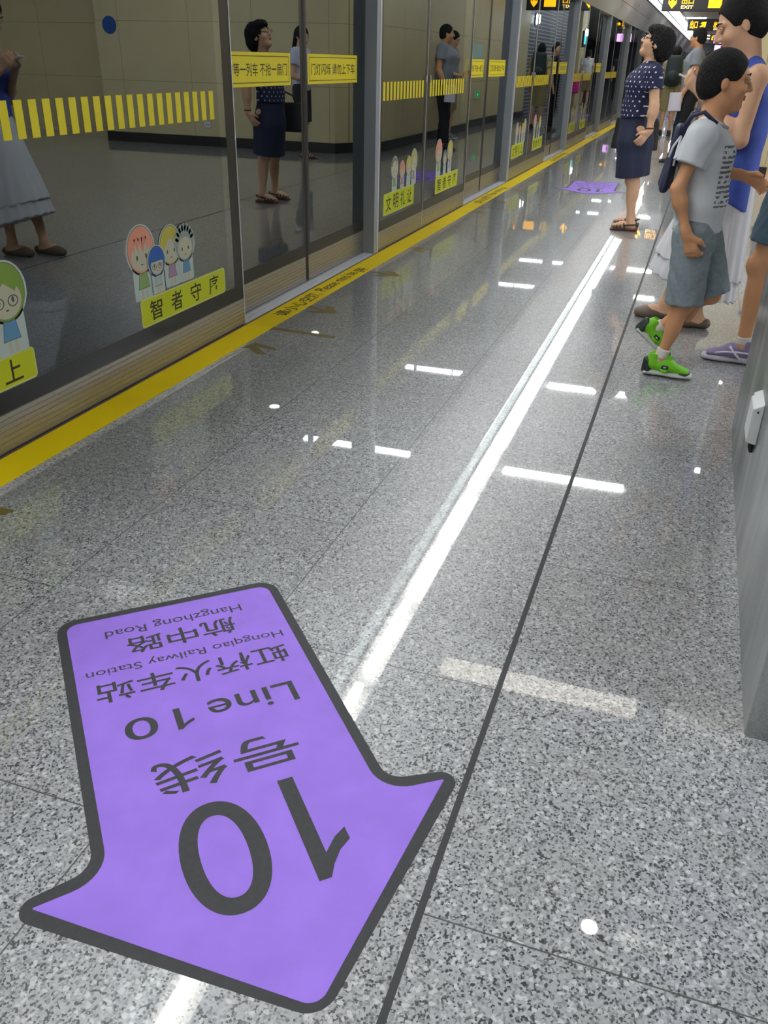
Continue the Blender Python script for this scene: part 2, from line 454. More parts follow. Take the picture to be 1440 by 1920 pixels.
def surface_nets(F, lo, vox):
    F = np.where(F == 0, 1e-9, F)
    n = np.array(F.shape); I = F < 0
    c = np.zeros(n-1, np.int8)
    for dx in (0, 1):
        for dy in (0, 1):
            for dz in (0, 1): c += I[dx:n[0]-1+dx, dy:n[1]-1+dy, dz:n[2]-1+dz]
    act = (c > 0) & (c < 8); idx = np.argwhere(act)
    num = -np.ones(n-1, np.int64); num[act] = np.arange(len(idx))
    S = np.zeros((len(idx), 3)); W = np.zeros(len(idx))
    for a in range(3):
        o = [i for i in range(3) if i != a]
        for p in (0, 1):
            for q in (0, 1):
                d0 = np.zeros(3, int); d0[o[0]] = p; d0[o[1]] = q; d1 = d0.copy(); d1[a] = 1
                A = idx+d0; Bq = idx+d1; fa = F[tuple(A.T)]; fb = F[tuple(Bq.T)]
                m = (fa < 0) != (fb < 0); t = np.where(m, fa/np.where(m, fa-fb, 1), 0)
                S += np.where(m[:, None], d0+(d1-d0)*t[:, None], 0); W += m
    verts = lo+vox*(idx+S/np.maximum(W, 1)[:, None])
    faces = []
    for a in range(3):
        b, cc = (a+1) % 3, (a+2) % 3
        s0 = [slice(None)]*3; s1 = [slice(None)]*3; s0[a] = slice(0, -1); s1[a] = slice(1, None)
        ch = I[tuple(s0)] != I[tuple(s1)]; E = np.argwhere(ch)
        ok = (E[:, b] > 0) & (E[:, cc] > 0) & (E[:, b] < n[b]-1) & (E[:, cc] < n[cc]-1); E = E[ok]
        ins = I[tuple(E.T)]
        eb = np.zeros(3, int); eb[b] = 1; ec = np.zeros(3, int); ec[cc] = 1
        q = np.stack([num[tuple((E-eb-ec).T)], num[tuple((E-ec).T)], num[tuple(E.T)], num[tuple((E-eb).T)]], 1)
        q[~ins] = q[~ins][:, ::-1]
        faces.append(q)
    return verts, np.concatenate(faces)

# ================================================================ THE SETTING
XF, XG = -2.13, -2.21          # front plane of the fixed panels, plane of the door leaves
YN, YF = -9., 92.              # ends of the hall that is built
struct('floor', MB().box(-2.127, 10., YN, YF, -.2, 0.), M_FLOOR, 'polished speckled grey granite platform floor')
struct('floor_edge', MB().box(-2.6, -2.127, YN, YF, -.2, -.004), mat('concrete', (70, 70, 70), .8), 'concrete ledge under the glass screen')
struct('trim_1', MB().box(-.2325, -.2195, YN, YF, -.004, .0006), mat('slot_black', (52, 53, 55), .7), 'long dark slot line running along the granite floor')
struct('trim_2', MB().box(-2.127, -2.113, YN, YF, -.01, .0012), M_BRSTRIP, 'thin brown strip between glass screen and yellow line')
struct('ceiling', MB().box(-1.7, 10., YN, YF, 3.13, 3.3), M_CEIL, 'grey ceiling of slatted panels over the platform')
struct('ceiling_cove', MB().box(-2.35, -1.7, YN, YF, 3.2, 3.3), M_CEIL, 'recess in the ceiling above the glass screen')
struct('trim_3', MB().box(-1.7, -1.66, YN, YF, 3.085, 3.13), M_POST, 'metal edge of the ceiling along the light cove')
struct('wall_track', MB().box(-6.3, -6., YN, YF, -1.5, 4.), mat('tunnel_dark', (20, 20, 21), .9), 'dark tunnel wall behind the glass screen')
struct('wall_back', MB().box(-2.4, 10., YN-.2, YN, 0, 3.3), M_BEIGE, 'beige wall behind the photographer')
struct('wall_end', MB().box(-2.4, 10., YF, YF+.2, 0, 3.3), mat('far_grey', (96, 96, 100), .7), 'far end of the platform')
# stair enclosure: beige panelled block with a bevelled corner
blk = [(.37, 13.25), (.72, 12.7), (4.8, 12.7), (4.8, 24.6), (.37, 24.6)]
struct('wall_stair', MB().prism(blk, 'z', 0., 3.13), M_BEIGE, 'beige panelled wall of the stair block')
bs = [(.352, 13.24), (.712, 12.682), (4.8, 12.682), (4.8, 12.7), (.72, 12.7), (.37, 13.25), (.37, 24.6), (.352, 24.6)]
struct('baseboard_stair', MB().prism(bs, 'z', 0., .14), mat('dark_base', (40, 38, 36), .35), 'dark base along the beige stair wall')
struct('wall_brick', MB().box(.37, 4.8, 24.6, 33., 0, 3.13), M_BRICK, 'dark brick patterned wall beyond the beige wall')
struct('wall_column', MB().box(.2, 1.4, 33., 34.6, 0, 3.13), M_BEIGE, 'beige column beyond the brick wall')
struct('wall_right', MB().box(9.8, 10., YN, YF, 0, 3.3), M_BEIGE, 'beige wall on the far side of the platform')
struct('wall_side', MB().box(4.8, 9.8, 13.9, 14.2, 0, 3.13), M_BEIGE, 'dim wall beside the stair block')
# granite-clad column at the right
col = MB().prism(rounded([(.3, 1.565), (1.7, 1.565), (1.7, 3.44), (.3, 3.44)], .012, 3), 'z', 0., 3.13)
struct('wall_granite_column', col, M_GRAN, 'grey green granite column at the right edge')

# yellow warning line on the floor
t = thing('safety_line', 'long yellow safety line along the foot of the glass screen', 'floor line', (-2.04, 4., 0))
MB().box(-2.113, -1.967, YN, YF, -.002, .0016).build('yellow_tape', M_YEL, t)
FB = ((0, 0, .0016), (0, 1, 0), (-1, 0, 0))       # floor print basis: reads along +Y, letters' tops towards the track
for k, y in enumerate([4.21+4.63*i for i in range(5)]):
    text('lettering', '请小心空隙', FB, y, y+.54, 1.995, 2.085, M_INK, t, .0006, .012)
    for wd, a, b_, lo, hi in (('Please', .60, .845, 2.01, 2.088), ('mind', .885, 1.04, 2.01, 2.088), ('the', 1.075, 1.165, 2.01, 2.088), ('gap', 1.20, 1.31, 1.985, 2.066)):
        text('lettering', wd, FB, y+a, y+b_, lo, hi, M_INK, t, .0006, .008)

# ---------------------------------------------------------------- platform screen
ORD = ['first', 'second', 'third', 'fourth', 'fifth', 'sixth', 'seventh', 'eighth', 'ninth', 'tenth', 'eleventh', 'twelfth']
def glass_slab(name, x, y0, y1, z0, z1, parent, th=.012):
    mb = MB().box(x-th, x, y0, y1, z0, z1)
    fm = [1, 1, 1, 0, 1, 1]        # only the platform-side face carries the reflecting coat
    return mesh_obj(name, mb.v, mb.f, [M_GLASS, M_CLEAR], parent, False, fm)
def ribbed(name, x, y0, y1, z0, z1, n, parent, m):
    pts = [(x-.03, z0), (x, z0)]; dz = (z1-z0)/n
    for i in range(n):
        z = z0+i*dz
        pts += [(x, z+.1*dz), (x, z+.78*dz), (x-.0035, z+.84*dz), (x-.0035, z+.95*dz)]
    pts += [(x, z1), (x-.03, z1)]
    return MB().prism(pts, 'y', y1, y0).build(name, m, parent)
def fixed_panel(y0, y1, label, edge=True, mull=False, grp=None):
    t = thing('glass_panel', label, 'glass panel', (XF, y0, 0), grp)
    glass_slab('glass', XF, y0, y1, .14, 2.11, t)
    MB().box(XF, XF+.0006, y0, y1, .14, .212).build('lower_border', M_BLACK, t)
    if y0 > 4: MB().box(XF, XF+.0006, y0, y0+.035, .212, 2.11).build('side_border', M_BLACK, t)
    MB().box(XF, XF+.0006, y1-(.085 if y0 < 4 else .05), y1, .212, 2.11).build('side_border', M_BLACK, t)
    ribbed('kick_plate', XF, y0, y1, .004, .14, 7, t, M_STEEL)
    if edge: MB().box(XF-.024, XF+.003, y1-.0005, y1+.006, .004, 2.11).build('edge_strip', M_SILL, t)
    return t
def door_leaf(y0, y1, label, left, grp=None):
    t = thing('sliding_door', label, 'sliding door', (XG, y0, 0), grp)
    glass_slab('glass', XG, y0, y1, .165, 2.11, t)
    MB().box(XG, XG+.0006, y0, y1, .165, .235).build('lower_border', M_BLACK, t)
    s = (y1-.045, y1) if left else (y0, y0+.045)
    MB().box(XG, XG+.0006, s[0], s[1], .235, 2.11).build('side_border', M_BLACK, t)
    MB().box(XG-.03, XG+.002, (y1-.016) if left else y0, y1 if left else (y0+.016), .014, 2.11).build('rubber_seal', M_RUB, t)
    ribbed('kick_plate', XG, y0, y1, .014, .165, 8, t, M_STEEL)
    return t
def post(y0, y1, label, grp=None):
    t = thing('screen_post', label, 'post', (XF, y0, 0), grp)
    MB().box(-2.235, -2.127, y0, y1, .0, 2.11).build('post_body', M_POST, t)
    MB().box(-2.127, -2.124, y1-.03, y1-.004, .0, 2.11).build('front_trim', M_SILL, t)
    return t
def sill(y0, y1, label, grp=None):
    pts = [(-2.24, -.004), (-2.128, -.004), (-2.128, .003), (-2.15, .006), (-2.151, .003), (-2.155, .003), (-2.156, .006), (-2.18, .006), (-2.181, .003), (-2.186, .003), (-2.187, .006), (-2.24, .006)]
    o = MB().prism(pts, 'y', y1, y0).build('door_sill', M_SILL)
    return tag(o, label, 'door sill', grp)
GB = lambda lift=0.: ((XF+lift, 0, 0), (0, 1, 0), (0, 0, 1))
def stripe_band(y0, y1, z0, z1, n, label, fill=.58, grp=None):
    t = thing('hazard_stripe_band', label, 'stripe sticker', (XF, y0, z0), grp)
    p = (y1-y0)/n; mb = MB()
    for i in range(n): mb.box(XF+.0003, XF+.001, y0+i*p, y0+i*p+fill*p, z0, z1)
    mb.build('yellow_stripes', M_LAB, t)
    return t
def warning_label(y0, y1, z0, z1, s, label, grp=None):
    t = thing('warning_label', label, 'door label', (XG, y0, z0), grp)
    b = ((XG, 0, 0), (0, 1, 0), (0, 0, 1)); h = z1-z0
    plate('plate', rect(y0, y1, z0, z1), b, M_LAB, t, .0004)
    frame_poly('border', y0+.02, y1-.02, z0+.016, z1-.016, .0035, b, M_INK, t, .0014)
    w = (y1-y0)*.06
    text('lettering', s, b, y0+w, y1-w, z0+.31*h, z0+.69*h, M_INK, t, .0014, .006)
    return t
# cartoon stickers: generic children over a lime caption plate
KM = {}
def kcol(c): return mat('sticker_%02x%02x%02x' % c, c, .5)
def child_figure(t, cx, z0, z1, hair, dress, style, base=0.):
    """one printed child: z0 feet, z1 top of head"""
    b = GB(); h = z1-z0; hr = h*.325; hw = hr*1.0; hz = z1-hr; dk = kcol((84, 84, 70)); skin = kcol((196, 194, 168))
    vs = []; fs = []; ms = []; mats_ = []
    def add(poly, col, lift):
        if col not in mats_: mats_.append(col)
        n = len(vs); vs.extend([(XF+.0003+lift*.28+base, p[0], p[1]) for p in poly])
        for q in tessellate_polygon([[Vector((p[0], p[1], 0)) for p in poly]]):
            a, bb, c = [poly[i] for i in q]; cr = (bb[0]-a[0])*(c[1]-a[1])-(bb[1]-a[1])*(c[0]-a[0])
            q = q if cr > 0 else (q[0], q[2], q[1]); fs.append(tuple(n+i for i in q)); ms.append(mats_.index(col))
    pale = kcol((190, 206, 200))
    add(rounded(rect(cx-hw*.75, cx+hw*.75, z0-.004, hz), .01), pale, .0005)
    add(ellipse(cx, hz, hw*1.1, hr*1.06), pale, .0005)
    bw = hw*.42
    for sx in (-.24, .24): add(rect(cx+sx*bw*1.6-.008, cx+sx*bw*1.6+.008, z0, z0+h*.16), skin, .0010)
    add([(cx-bw*.62, hz-hr*.8), (cx+bw*.62, hz-hr*.8), (cx+bw*1.05, z0+h*.14), (cx-bw*1.05, z0+h*.14)], dk, .0011)
    e = .0025
    add([(cx-bw*.62+e, hz-hr*.8), (cx+bw*.62-e, hz-hr*.8), (cx+bw*1.05-e, z0+h*.14+e), (cx-bw*1.05+e, z0+h*.14+e)], dress, .0015)
    add(ellipse(cx, hz, hw, hr), dk, .0020); add(ellipse(cx, hz, hw-.0025, hr-.0025), hair, .0025)
    if style == 'curly':
        for i in range(9):
            a = math.pi*(.05+.9*i/8); add(ellipse(cx+hw*.86*math.cos(a), hz+hr*.86*math.sin(a), hw*.26, hr*.26, 10), hair, .0026)
    add(ellipse(cx, hz-hr*.28, hw*.76, hr*.62), skin, .0030)
    if style == 'fringe':
        n = 5
        for i in range(n):
            x = cx+hw*.72*(-1+2*(i+.5)/n); add([(x-hw*.2, hz+hr*.5), (x+hw*.2, hz+hr*.5), (x+hw*.1*(1 if i < 3 else -1), hz-hr*.12)], hair, .0035)
    elif style == 'parting':
        add([(cx-hw*.8, hz+hr*.45), (cx+hw*.1, hz+hr*.6), (cx-hw*.72, hz-hr*.3)], hair, .0035)
        add([(cx+hw*.8, hz+hr*.45), (cx-hw*.05, hz+hr*.6), (cx+hw*.74, hz-hr*.3)], hair, .0035)
    elif style == 'cap':
        add([(cx-hw*.9, hz-hr*.02), (cx+hw*.9, hz-hr*.02), (cx+hw*.8, hz+hr*.4), (cx-hw*.8, hz+hr*.4)], hair, .0035)
    for sx in (-.34, .34): add(ellipse(cx+sx*hw, hz-hr*.3, hw*.07, hr*.11, 10), dk, .0040)
    if style == 'cap' or style == 'glasses':
        for sx in (-.34, .34):
            for r0, cc, l in ((1., dk, .0036), (.8, skin, .0038)): add(ellipse(cx+sx*hw, hz-hr*.34, hw*.26*r0, hr*.2*r0, 14), cc, l)
    if style == 'glasses':
        add([(cx-hw*.8, hz+hr*.4), (cx+hw*.8, hz+hr*.4), (cx+hw*.5, hz-hr*.05), (cx, hz+hr*.3), (cx-hw*.6, hz-hr*.12)], hair, .0035)
    add(ellipse(cx, hz-hr*.62, hw*.09, hr*.03, 8), dk, .0040)
    return mesh_obj('child_figure', vs, fs, mats_, t, False, ms)
def cartoon_sticker(y0, y1, z0, z1, s, figs, label, grp=None):
    t = thing('cartoon_sticker', label, 'sticker', (XF, y0, z0), grp)
    e = .008
    plate('border', rounded(rect(y0, y1, z0, z1), .018), GB(), M_LIMEB, t, .0006)
    o = plate('caption_plate', rounded(rect(y0+e, y1-e, z0+e, z1-e), .014), GB(), M_LIME, t, .0013)
    h = z1-z0; n = len(s); w = (y1-y0)/(n+.35)
    for i, ch in enumerate(s):
        c = y0+w*.68+i*w; text('lettering', ch, GB(), c-h*.40, c+h*.40, z0+.15*h, z0+.85*h, M_INK, t, .0021, .01)
    for q, f in enumerate(figs): child_figure(t, *f, base=.0012*q)
    return t
PINK, BLUE, YELH, GREYH, GREEN = kcol((228, 152, 124)), kcol((40, 96, 176)), kcol((196, 186, 74)), kcol((150, 164, 158)), kcol((128, 160, 60))
DG, DP, DB, DR, DW = kcol((140, 172, 104)), kcol((170, 140, 168)), kcol((96, 150, 186)), kcol((186, 120, 136)), kcol((176, 196, 186))

# near fixed panel
fixed_panel(1.46, 3.985, 'nearest wide glass panel of the screen with yellow stripe band at left')
post(1.37, 1.46, 'grey post at the near end of the nearest glass panel')
stripe_band(1.52+.062, 3.83, .997, 1.114, 32, 'yellow stripe band across the nearest wide glass panel', .56)
cartoon_sticker(3.066, 3.80, .212, .333, '智者守序', [(3.112, .335, .632, PINK, DG, 'fringe'), (3.335, .345, .60, YELH, DP, 'parting'), (3.452, .345, .585, GREYH, DB, 'curly'), (3.215, .34, .535, BLUE, DW, 'cap')],
                'cartoon children over a lime caption plate on the nearest glass panel, near the doorway')
cartoon_sticker(1.62, 2.395, .217, .33, '先下后上', [(1.80, .335, .60, PINK, DR, 'fringe'), (2.06, .335, .58, YELH, DW, 'parting'), (2.30, .332, .638, GREEN, DB, 'glasses')],
                'cartoon sticker cut by the left edge of the photo, green haired figure in blue')
NB_ = 8
for k in range(NB_):
    y = 3.985+4.63*k; far = k > 2
    o = ORD[k]; who = 'nearest' if k == 0 else o
    sill(y, y+2.015, 'pale metal sill under the %s doorway from the camera' % o)
    door_leaf(y+.002, y+1.008, 'near leaf of the %s glass doorway from the camera' % o, True)
    door_leaf(y+1.010, y+2.014, 'far leaf of the %s glass doorway from the camera' % o, False)
    post(y+2.015, y+2.105, 'grey screen post just beyond the %s doorway from the camera' % o)
    fixed_panel(y+2.107, y+3.212, 'glass panel right after the %s grey doorway post' % o, True)
    fixed_panel(y+3.220, y+4.628, 'glass panel just before the %s doorway from the camera' % (ORD[k+1]), True)
    if k < 4:
        warning_label(y+.06, y+.83, 1.118, 1.274, '宁等一列车 不抢一扇门', 'yellow warning label on near leaf of the %s doorway' % o)
        warning_label(y+1.066, y+1.866, 1.118, 1.274, '门灯闪烁 请勿上下车', 'yellow warning label on far leaf of the %s doorway' % o)
        stripe_band(y+2.165, y+3.155, 1.0, 1.118, 13, 'yellow stripe band on the pane right after the %s doorway' % o)
        stripe_band(y+3.30, y+4.41, 1.0, 1.118, 14, 'yellow stripe band on the pane before the %s doorway' % ORD[k+1])
    if k < 3:
        cartoon_sticker(y+2.215, y+2.96, .232, .385, '文明礼让', [(y+2.46, .385, .62, kcol((206, 204, 180)), DG, 'curly'), (y+2.64, .385, .58, PINK, DR, 'fringe'), (y+2.80, .385, .60, kcol((206, 182, 40)), DW, 'parting'), (y+2.93, .385, .64, kcol((176, 178, 106)), DP, 'parting')],
                        'cartoon sticker on the pane right after the %s doorway' % o)
        cartoon_sticker(y+3.585, y+4.34, .222, .365, '智者守序', [(y+3.66, .368, .66, PINK, DG, 'fringe'), (y+3.86, .37, .56, GREYH, DW, 'curly'), (y+4.02, .37, .63, YELH, DP, 'parting')],
                        'cartoon sticker on the pane just before the %s doorway' % ORD[k+1])
# lock handles of the emergency panels
for k in range(3):
    for dy, w in ((-.05, 'near'), (.06, 'far')):
        y = 3.985+4.63*k+3.216+dy
        t = MB().box(XF, XF+.014, y-.008, y+.008, 1.10, 1.15).build('lock_handle', mat('chrome', (220, 222, 224), .2, .9), None, False, .003)
        tag(t, 'small chrome lock on the %s side of the mullion after the %s doorway' % (w, ORD[k]), 'lock')
# far bays of the screen, a few pixels each
y = 3.985+4.63*NB_
bay0 = None
while y < YF-5:
    if bay0 is None:
        bay0 = thing('screen_bay', 'distant bay of the glass screen beyond the eighth doorway', 'screen bay', (XF, y, 0), 'distant screen bays')
        glass_slab('glass', XG, y, y+2.015, .165, 2.11, bay0); glass_slab('glass', XF, y+2.1, y+4.62, .14, 2.11, bay0)
        MB().box(-2.235, -2.127, y+2.015, y+2.105, 0, 2.11).build('post_body', M_POST, bay0)
        MB().box(-2.16, XF, y+2.1, y+4.62, .004, .14).build('kick_plate', M_STEEL, bay0)
        MB().box(-2.24, XG, y, y+2.015, .004, .165).build('kick_plate', M_STEEL, bay0)
    else:
        r = bay0.copy(); COL.objects.link(r); r.location.y = y
        for ch in bay0.children:
            c = ch.copy(); COL.objects.link(c); c.parent = r
    y += 4.63

# header above the screen, with the route line print
t = thing('screen_header', 'long pale header box above the glass doors with route print', 'header', (-2.1, 4, 2.11))
MB().prism([(-2.32, 2.11), (-2.12, 2.11), (-1.868, 2.645), (-1.868, 2.68), (-2.32, 2.68)], 'y', YF-.02, YN+.02).build('header_box', M_FASCIA, t)
MB().prism([(-1.868, 2.64), (-1.846, 2.64), (-1.846, 2.668), (-1.868, 2.668)], 'y', YF-.02, YN+.02).build('lower_edge_trim', M_RUB, t)
MB().box(-1.835, -1.822, YN+.02, YF-.02, 2.668, 2.812).build('frosted_strip', M_FROST, t)
MB().box(-1.84, -1.79, YN+.02, YF-.02, 2.812, 2.826).build('upper_edge_trim', M_RUB, t)
MB().box(-2.32, -2.2, YN+.02, YF-.02, 2.68, 3.2).build('upper_panel', M_FASCIA, t)
sl = V([.252, 0, .535]); sl = sl/np.linalg.norm(sl); nrm = V([.905, 0, -.426])
HB = (V([-2.12, 0, 2.11])+nrm*.001, (0, 1, 0), sl)
for i in range(8):
    y0 = 6.+4.63*i
    plate('route_line', rect(y0, y0+4.2, .30, .312), HB, mat('route_magenta', (178, 96, 128), .5), t, .0004)
    mb = MB()
    for j in range(12):
        c = V(HB[0])+V([0, y0+.25+j*.33, 0])+sl*.34
        mb.quadbox([c+V([0, -.012, 0]), c+V([0, .012, 0]), c+V([0, .012, 0])+sl*.1, c+V([0, -.012, 0])+sl*.1]+[q+nrm*.0006 for q in (c+V([0, -.012, 0]), c+V([0, .012, 0]), c+V([0, .012, 0])+sl*.1, c+V([0, -.012, 0])+sl*.1)])
    mb.build('station_ticks', mat('tick_grey', (120, 112, 120), .5), t)
# long cove lights over the header
cove = None
segs = []
y = 5.15-11*1.24
while y < YF-2: segs.append(y); y += 1.24
for i, y in enumerate(segs):
    near = y < 7.2
    if y < 0: x0, x1 = -1.86, -1.79
    elif y < 6.3: x0, x1 = -1.86, -1.795
    elif y < 8.6: x0, x1 = -1.875, -1.775
    elif y < 10.: x0, x1 = -1.93, -1.75
    else: x0, x1 = -2.12, -1.715
    L_ = 1.08 if y < 9 else (1.17 if y < 22 else 1.235)
    o = MB().box(x0, x1, y, y+L_, 3.094, 3.13).build('cove_light', M_LAMPN if y < 8.6 else M_LAMP)
    tag(o, 'white cove light in the line of lamps above the glass doors', 'ceiling light', 'line of cove lights above the glass doors')
# transverse ceiling lights; those around and behind the camera are added, unseen fill
for (y, x0, x1, w) in ((-7.5, -1.6, 1.6, .16), (-5.5, -1.6, 1.6, .16), (-3.5, -1.6, 1.6, .16), (-1.6, -1.6, 1.6, .16), (.2, -1.6, 1.6, .16), (1.7, -1.6, 1.6, .16), (9.37, -1.6, -.19, .1), (12.66, -1.6, -.36, .1), (19.0, -1.6, -.42, .1), (21.8, -1.6, -.42, .1), (30.3, -1.6, -.8, .1), (33.4, -1.6, -.8, .1), (37.7, -1.6, -.8, .1), (44.6, -1.6, -.8, .1), (50., -1.6, 0, .1), (57., -1.6, 0, .1), (69., -1.6, 0, .1), (76., -1.6, 0, .1)):
    o = MB().box(x0, x1, y-w/2, y+w/2, 3.09, 3.125).build('crosswise_light', mat('lamp_cross', (250, 252, 255), .5, emit=26.) if y > 5 else M_FILLB)
    tag(o, 'narrow white ceiling light set crosswise to the platform, those by the camera added as fill', 'ceiling light', 'crosswise ceiling lights')
o = MB().box(-1.28, .26, 5.36, 5.55, 3.09, 3.125).build('crosswise_light', M_LAMPW); tag(o, 'nearest crosswise ceiling light, soft and wide, mirrored faintly in the near floor', 'ceiling light')
for (x, y) in ((3., -4.), (3., 1.), (3., 6.), (3., 10.5), (7., -4.), (7., 1.), (7., 6.), (7., 11.)):  # unseen fill added to raise the ambient light from the right
    o = MB().box(x-.6, x+.6, y-.1, y+.1, 3.09, 3.125).build('side_fill', mat('fill_side', (238, 244, 255), .5, emit=76.)); tag(o, 'unseen fill light added over the right side of the platform', 'ceiling light', 'added fill lights over the right side')
for i, (x, y, z, r, lab) in enumerate(((.156, 3.43, 3.095, .045, 'round downlight mirrored in the near floor at the bottom of the photo'), (.64, 10.2, 3.095, .07, 'round downlight in front of the stair wall'), (.74, 11.9, 2.5, .06, 'small hanging spot lamp near the corner of the stair wall'))):
    t = thing('downlight', lab, 'ceiling light', (x, y, z))
    MB().tube([(x, y, z+.035), (x, y, z)], r*1.25, 20).build('housing', M_WHITE, t)
    MB().tube([(x, y, z), (x, y, z-.004)], r, 20).build('lamp', M_SPOT, t)
    if z < 3: MB().tube([(x, y, 3.13), (x, y, z+.03)], .012, 8).build('rod', M_RUB, t)
for (x, y, z, lab) in ((.36, 25.3, 2.25, 'bright lamp on the dark brick wall, mirrored in the screen glass'), (.19, 33.8, 2.2, 'bright lamp on the beige column, mirrored in the screen glass')):
    t = thing('wall_lamp', lab, 'lamp', (x, y, z)); MB().box(x-.09, x, y-.14, y+.14, z-.1, z+.1).build('lamp', M_SPOT, t, False, .02)
    MB().box(x-.03, x+.01, y-.17, y+.17, z-.13, z+.13).build('backplate', M_POST, t)

# hanging signs
M_SIGN = mat('sign_black', (24, 22, 24), .4); M_SY = mat('sign_yellow_lit', (255, 176, 10), .4, emit=2.2); M_SW = mat('sign_white_lit', (255, 214, 130), .4, emit=2.)
def arrow2d(cx, cy, s, ang):
    p = [(-.5, -.12), (.02, -.12), (-.16, -.34), (.1, -.34), (.5, 0), (.1, .34), (-.16, .34), (.02, .12), (-.5, .12)]
    return [(cx+s*(a*math.cos(ang)-b*math.sin(ang)), cy+s*(a*math.sin(ang)+b*math.cos(ang))) for a, b in p]
def hang_sign(name, label, x0, x1, y, z0, z1, items, rods=2, th=.14):
    t = thing(name, label, 'sign', ((x0+x1)/2, y, z0))
    MB().box(x0, x1, y, y+th, z0, z1).build('sign_box', M_SIGN, t, False, .01)
    for i in range(rods):
        x = x0+(x1-x0)*(.25+.5*i/(max(rods-1, 1))); MB().tube([(x, y+th/2, z1), (x, y+th/2, 3.13)], .012, 8).build('rod', M_POST, t)
    b = ((0, y, 0), (1, 0, 0), (0, 0, 1))
    for it in items:
        if it[0] == 'a': plate('arrow', arrow2d(it[1], it[2], it[3], it[4]), b, M_SY, t, .001)
        elif it[0] == 't': text('lettering', it[1], b, it[2], it[3], it[4], it[5], it[6] if len(it) > 6 else M_SY, t, .002, .015)
        elif it[0] == 'r': plate('pictogram', rect(*it[1:5]), b, it[5] if len(it) > 5 else M_SY, t, .001)
    return t
hang_sign('exit_sign', 'black hanging exit sign with yellow symbols at the top edge, nearest of the signs', -1.42, .28, 23.4, 2.36, 2.72,
          [('a', -1.2, 2.54, .26, -math.pi/2), ('t', '出口', -1.0, -.74, 2.50, 2.64), ('t', 'EXIT', -1.0, -.74, 2.41, 2.475, M_SW), ('r', -.42, -.14, 2.43, 2.64), ('a', .1, 2.54, .24, -math.pi/2)])
hang_sign('exit_sign', 'black hanging exit sign above the grey shirted man, with yellow arrow at its middle', -1.46, .12, 43., 2.58, 3.02,
          [('t', '出口', -1.36, -1.06, 2.66, 2.95), ('a', -.84, 2.8, .32, math.pi*.25), ('t', '出口', -.42, -.14, 2.70, 2.92), ('t', 'EXIT', -.4, -.16, 2.62, 2.68, M_SW), ('a', .02, 2.8, .18, math.pi)], 1)
hang_sign('exit_sign', 'small distant hanging sign with yellow arrow between two pink screens', -.72, .3, 62., 2.62, 3.0,
          [('t', '出口', -.6, -.25, 2.68, 2.94), ('a', -.02, 2.82, .36, -math.pi/4)])
def screen(label, x0, x1, y, z0, z1, c, rod=True):
    t = thing('display_screen', label, 'screen', ((x0+x1)/2, y, z0))
    MB().box(x0-.04, x1+.04, y, y+.1, z0-.04, z1+.04).build('housing', M_SIGN, t, False, .01)
    b = ((0, y, 0), (1, 0, 0), (0, 0, 1))
    plate('lit_panel', rect(x0, x1, z0, z1), b, c, t, .001)
    plate('dark_bar', rect(x0+(x1-x0)*.7, x0+(x1-x0)*.74, z0+.1*(z1-z0), z1-.2*(z1-z0)), b, mat('screen_violet', (150, 80, 190), .4, emit=1.), t, .002)
    if rod: MB().tube([((x0+x1)/2, y+.05, z1+.04), ((x0+x1)/2, y+.05, 3.13)], .015, 8).build('rod', M_POST, t)
M_PINKS = mat('screen_pink_lit', (240, 178, 244), .4, emit=1.6)
screen('pink lit display screen hanging below the distant exit sign', -.33, .33, 46., 2.2, 2.52, M_PINKS)
screen('lower pink lit display screen farther down the platform', -.36, .36, 66., 1.9, 2.5, M_PINKS)
t = thing('display_screen', 'cyan lit screen on the beige column, mirrored in the screen glass', 'screen', (.2, 34., 1.9))
MB().box(.14, .2, 33.3, 34.3, 1.8, 2.25).build('housing', M_SIGN, t)
MB().box(.136, .14, 33.36, 34.1, 1.85, 2.2).build('lit_panel', mat('screen_cyan_lit', (60, 200, 214), .4, emit=1.4), t)

# things on the stair wall (seen mirrored in the glass)
WBs = ((.37, 0, 0), (0, -1, 0), (0, 0, 1))
t = thing('exit_light', 'small green running exit light low on the beige wall', 'exit light', (.37, 19.95, .63))
MB().box(.34, .37, 19.77, 20.14, .55, .70).build('housing', M_WHITE, t, False, .004)
plate('lit_panel', rect(-20.12, -19.79, .565, .69), ((.34, 0, 0), (0, -1, 0), (0, 0, 1)), mat('exit_green_lit', (16, 150, 70), .4, emit=.7), t, .001)
plate('arrow', arrow2d(-19.95, .628, .1, math.pi), ((.34, 0, 0), (0, -1, 0), (0, 0, 1)), mat('exit_pale_lit', (150, 255, 190), .4, emit=1.), t, .002)
t = thing('notice_board', 'pale green notice on the beige stair wall', 'notice', (.37, 19.7, 1.3))
plate('sheet', rect(-20.3, -19.1, 1.31, 1.57), WBs, mat('notice_pale', (176, 206, 190), .5), t, .001)
t = thing('round_sign', 'round blue sign on the front of the beige wall', 'sign', (5.1, 12.7, 1.62))
MB().tube([(4.55, 12.7, 1.62), (4.55, 12.69, 1.62)], .12, 28).build('disc', mat('sign_blue', (24, 72, 140), .4), t)
t = thing('wall_socket', 'small white socket plate low on the front beige wall', 'socket', (2.98, 12.7, .3))
MB().box(2.93, 3.03, 12.688, 12.7, .265, .345).build('plate', M_WHITE, t, False, .003)
for sx in (-.018, .018): MB().box(2.98+sx-.006, 2.98+sx+.006, 12.686, 12.689, .295, .315).build('slot', M_BLACK, t)
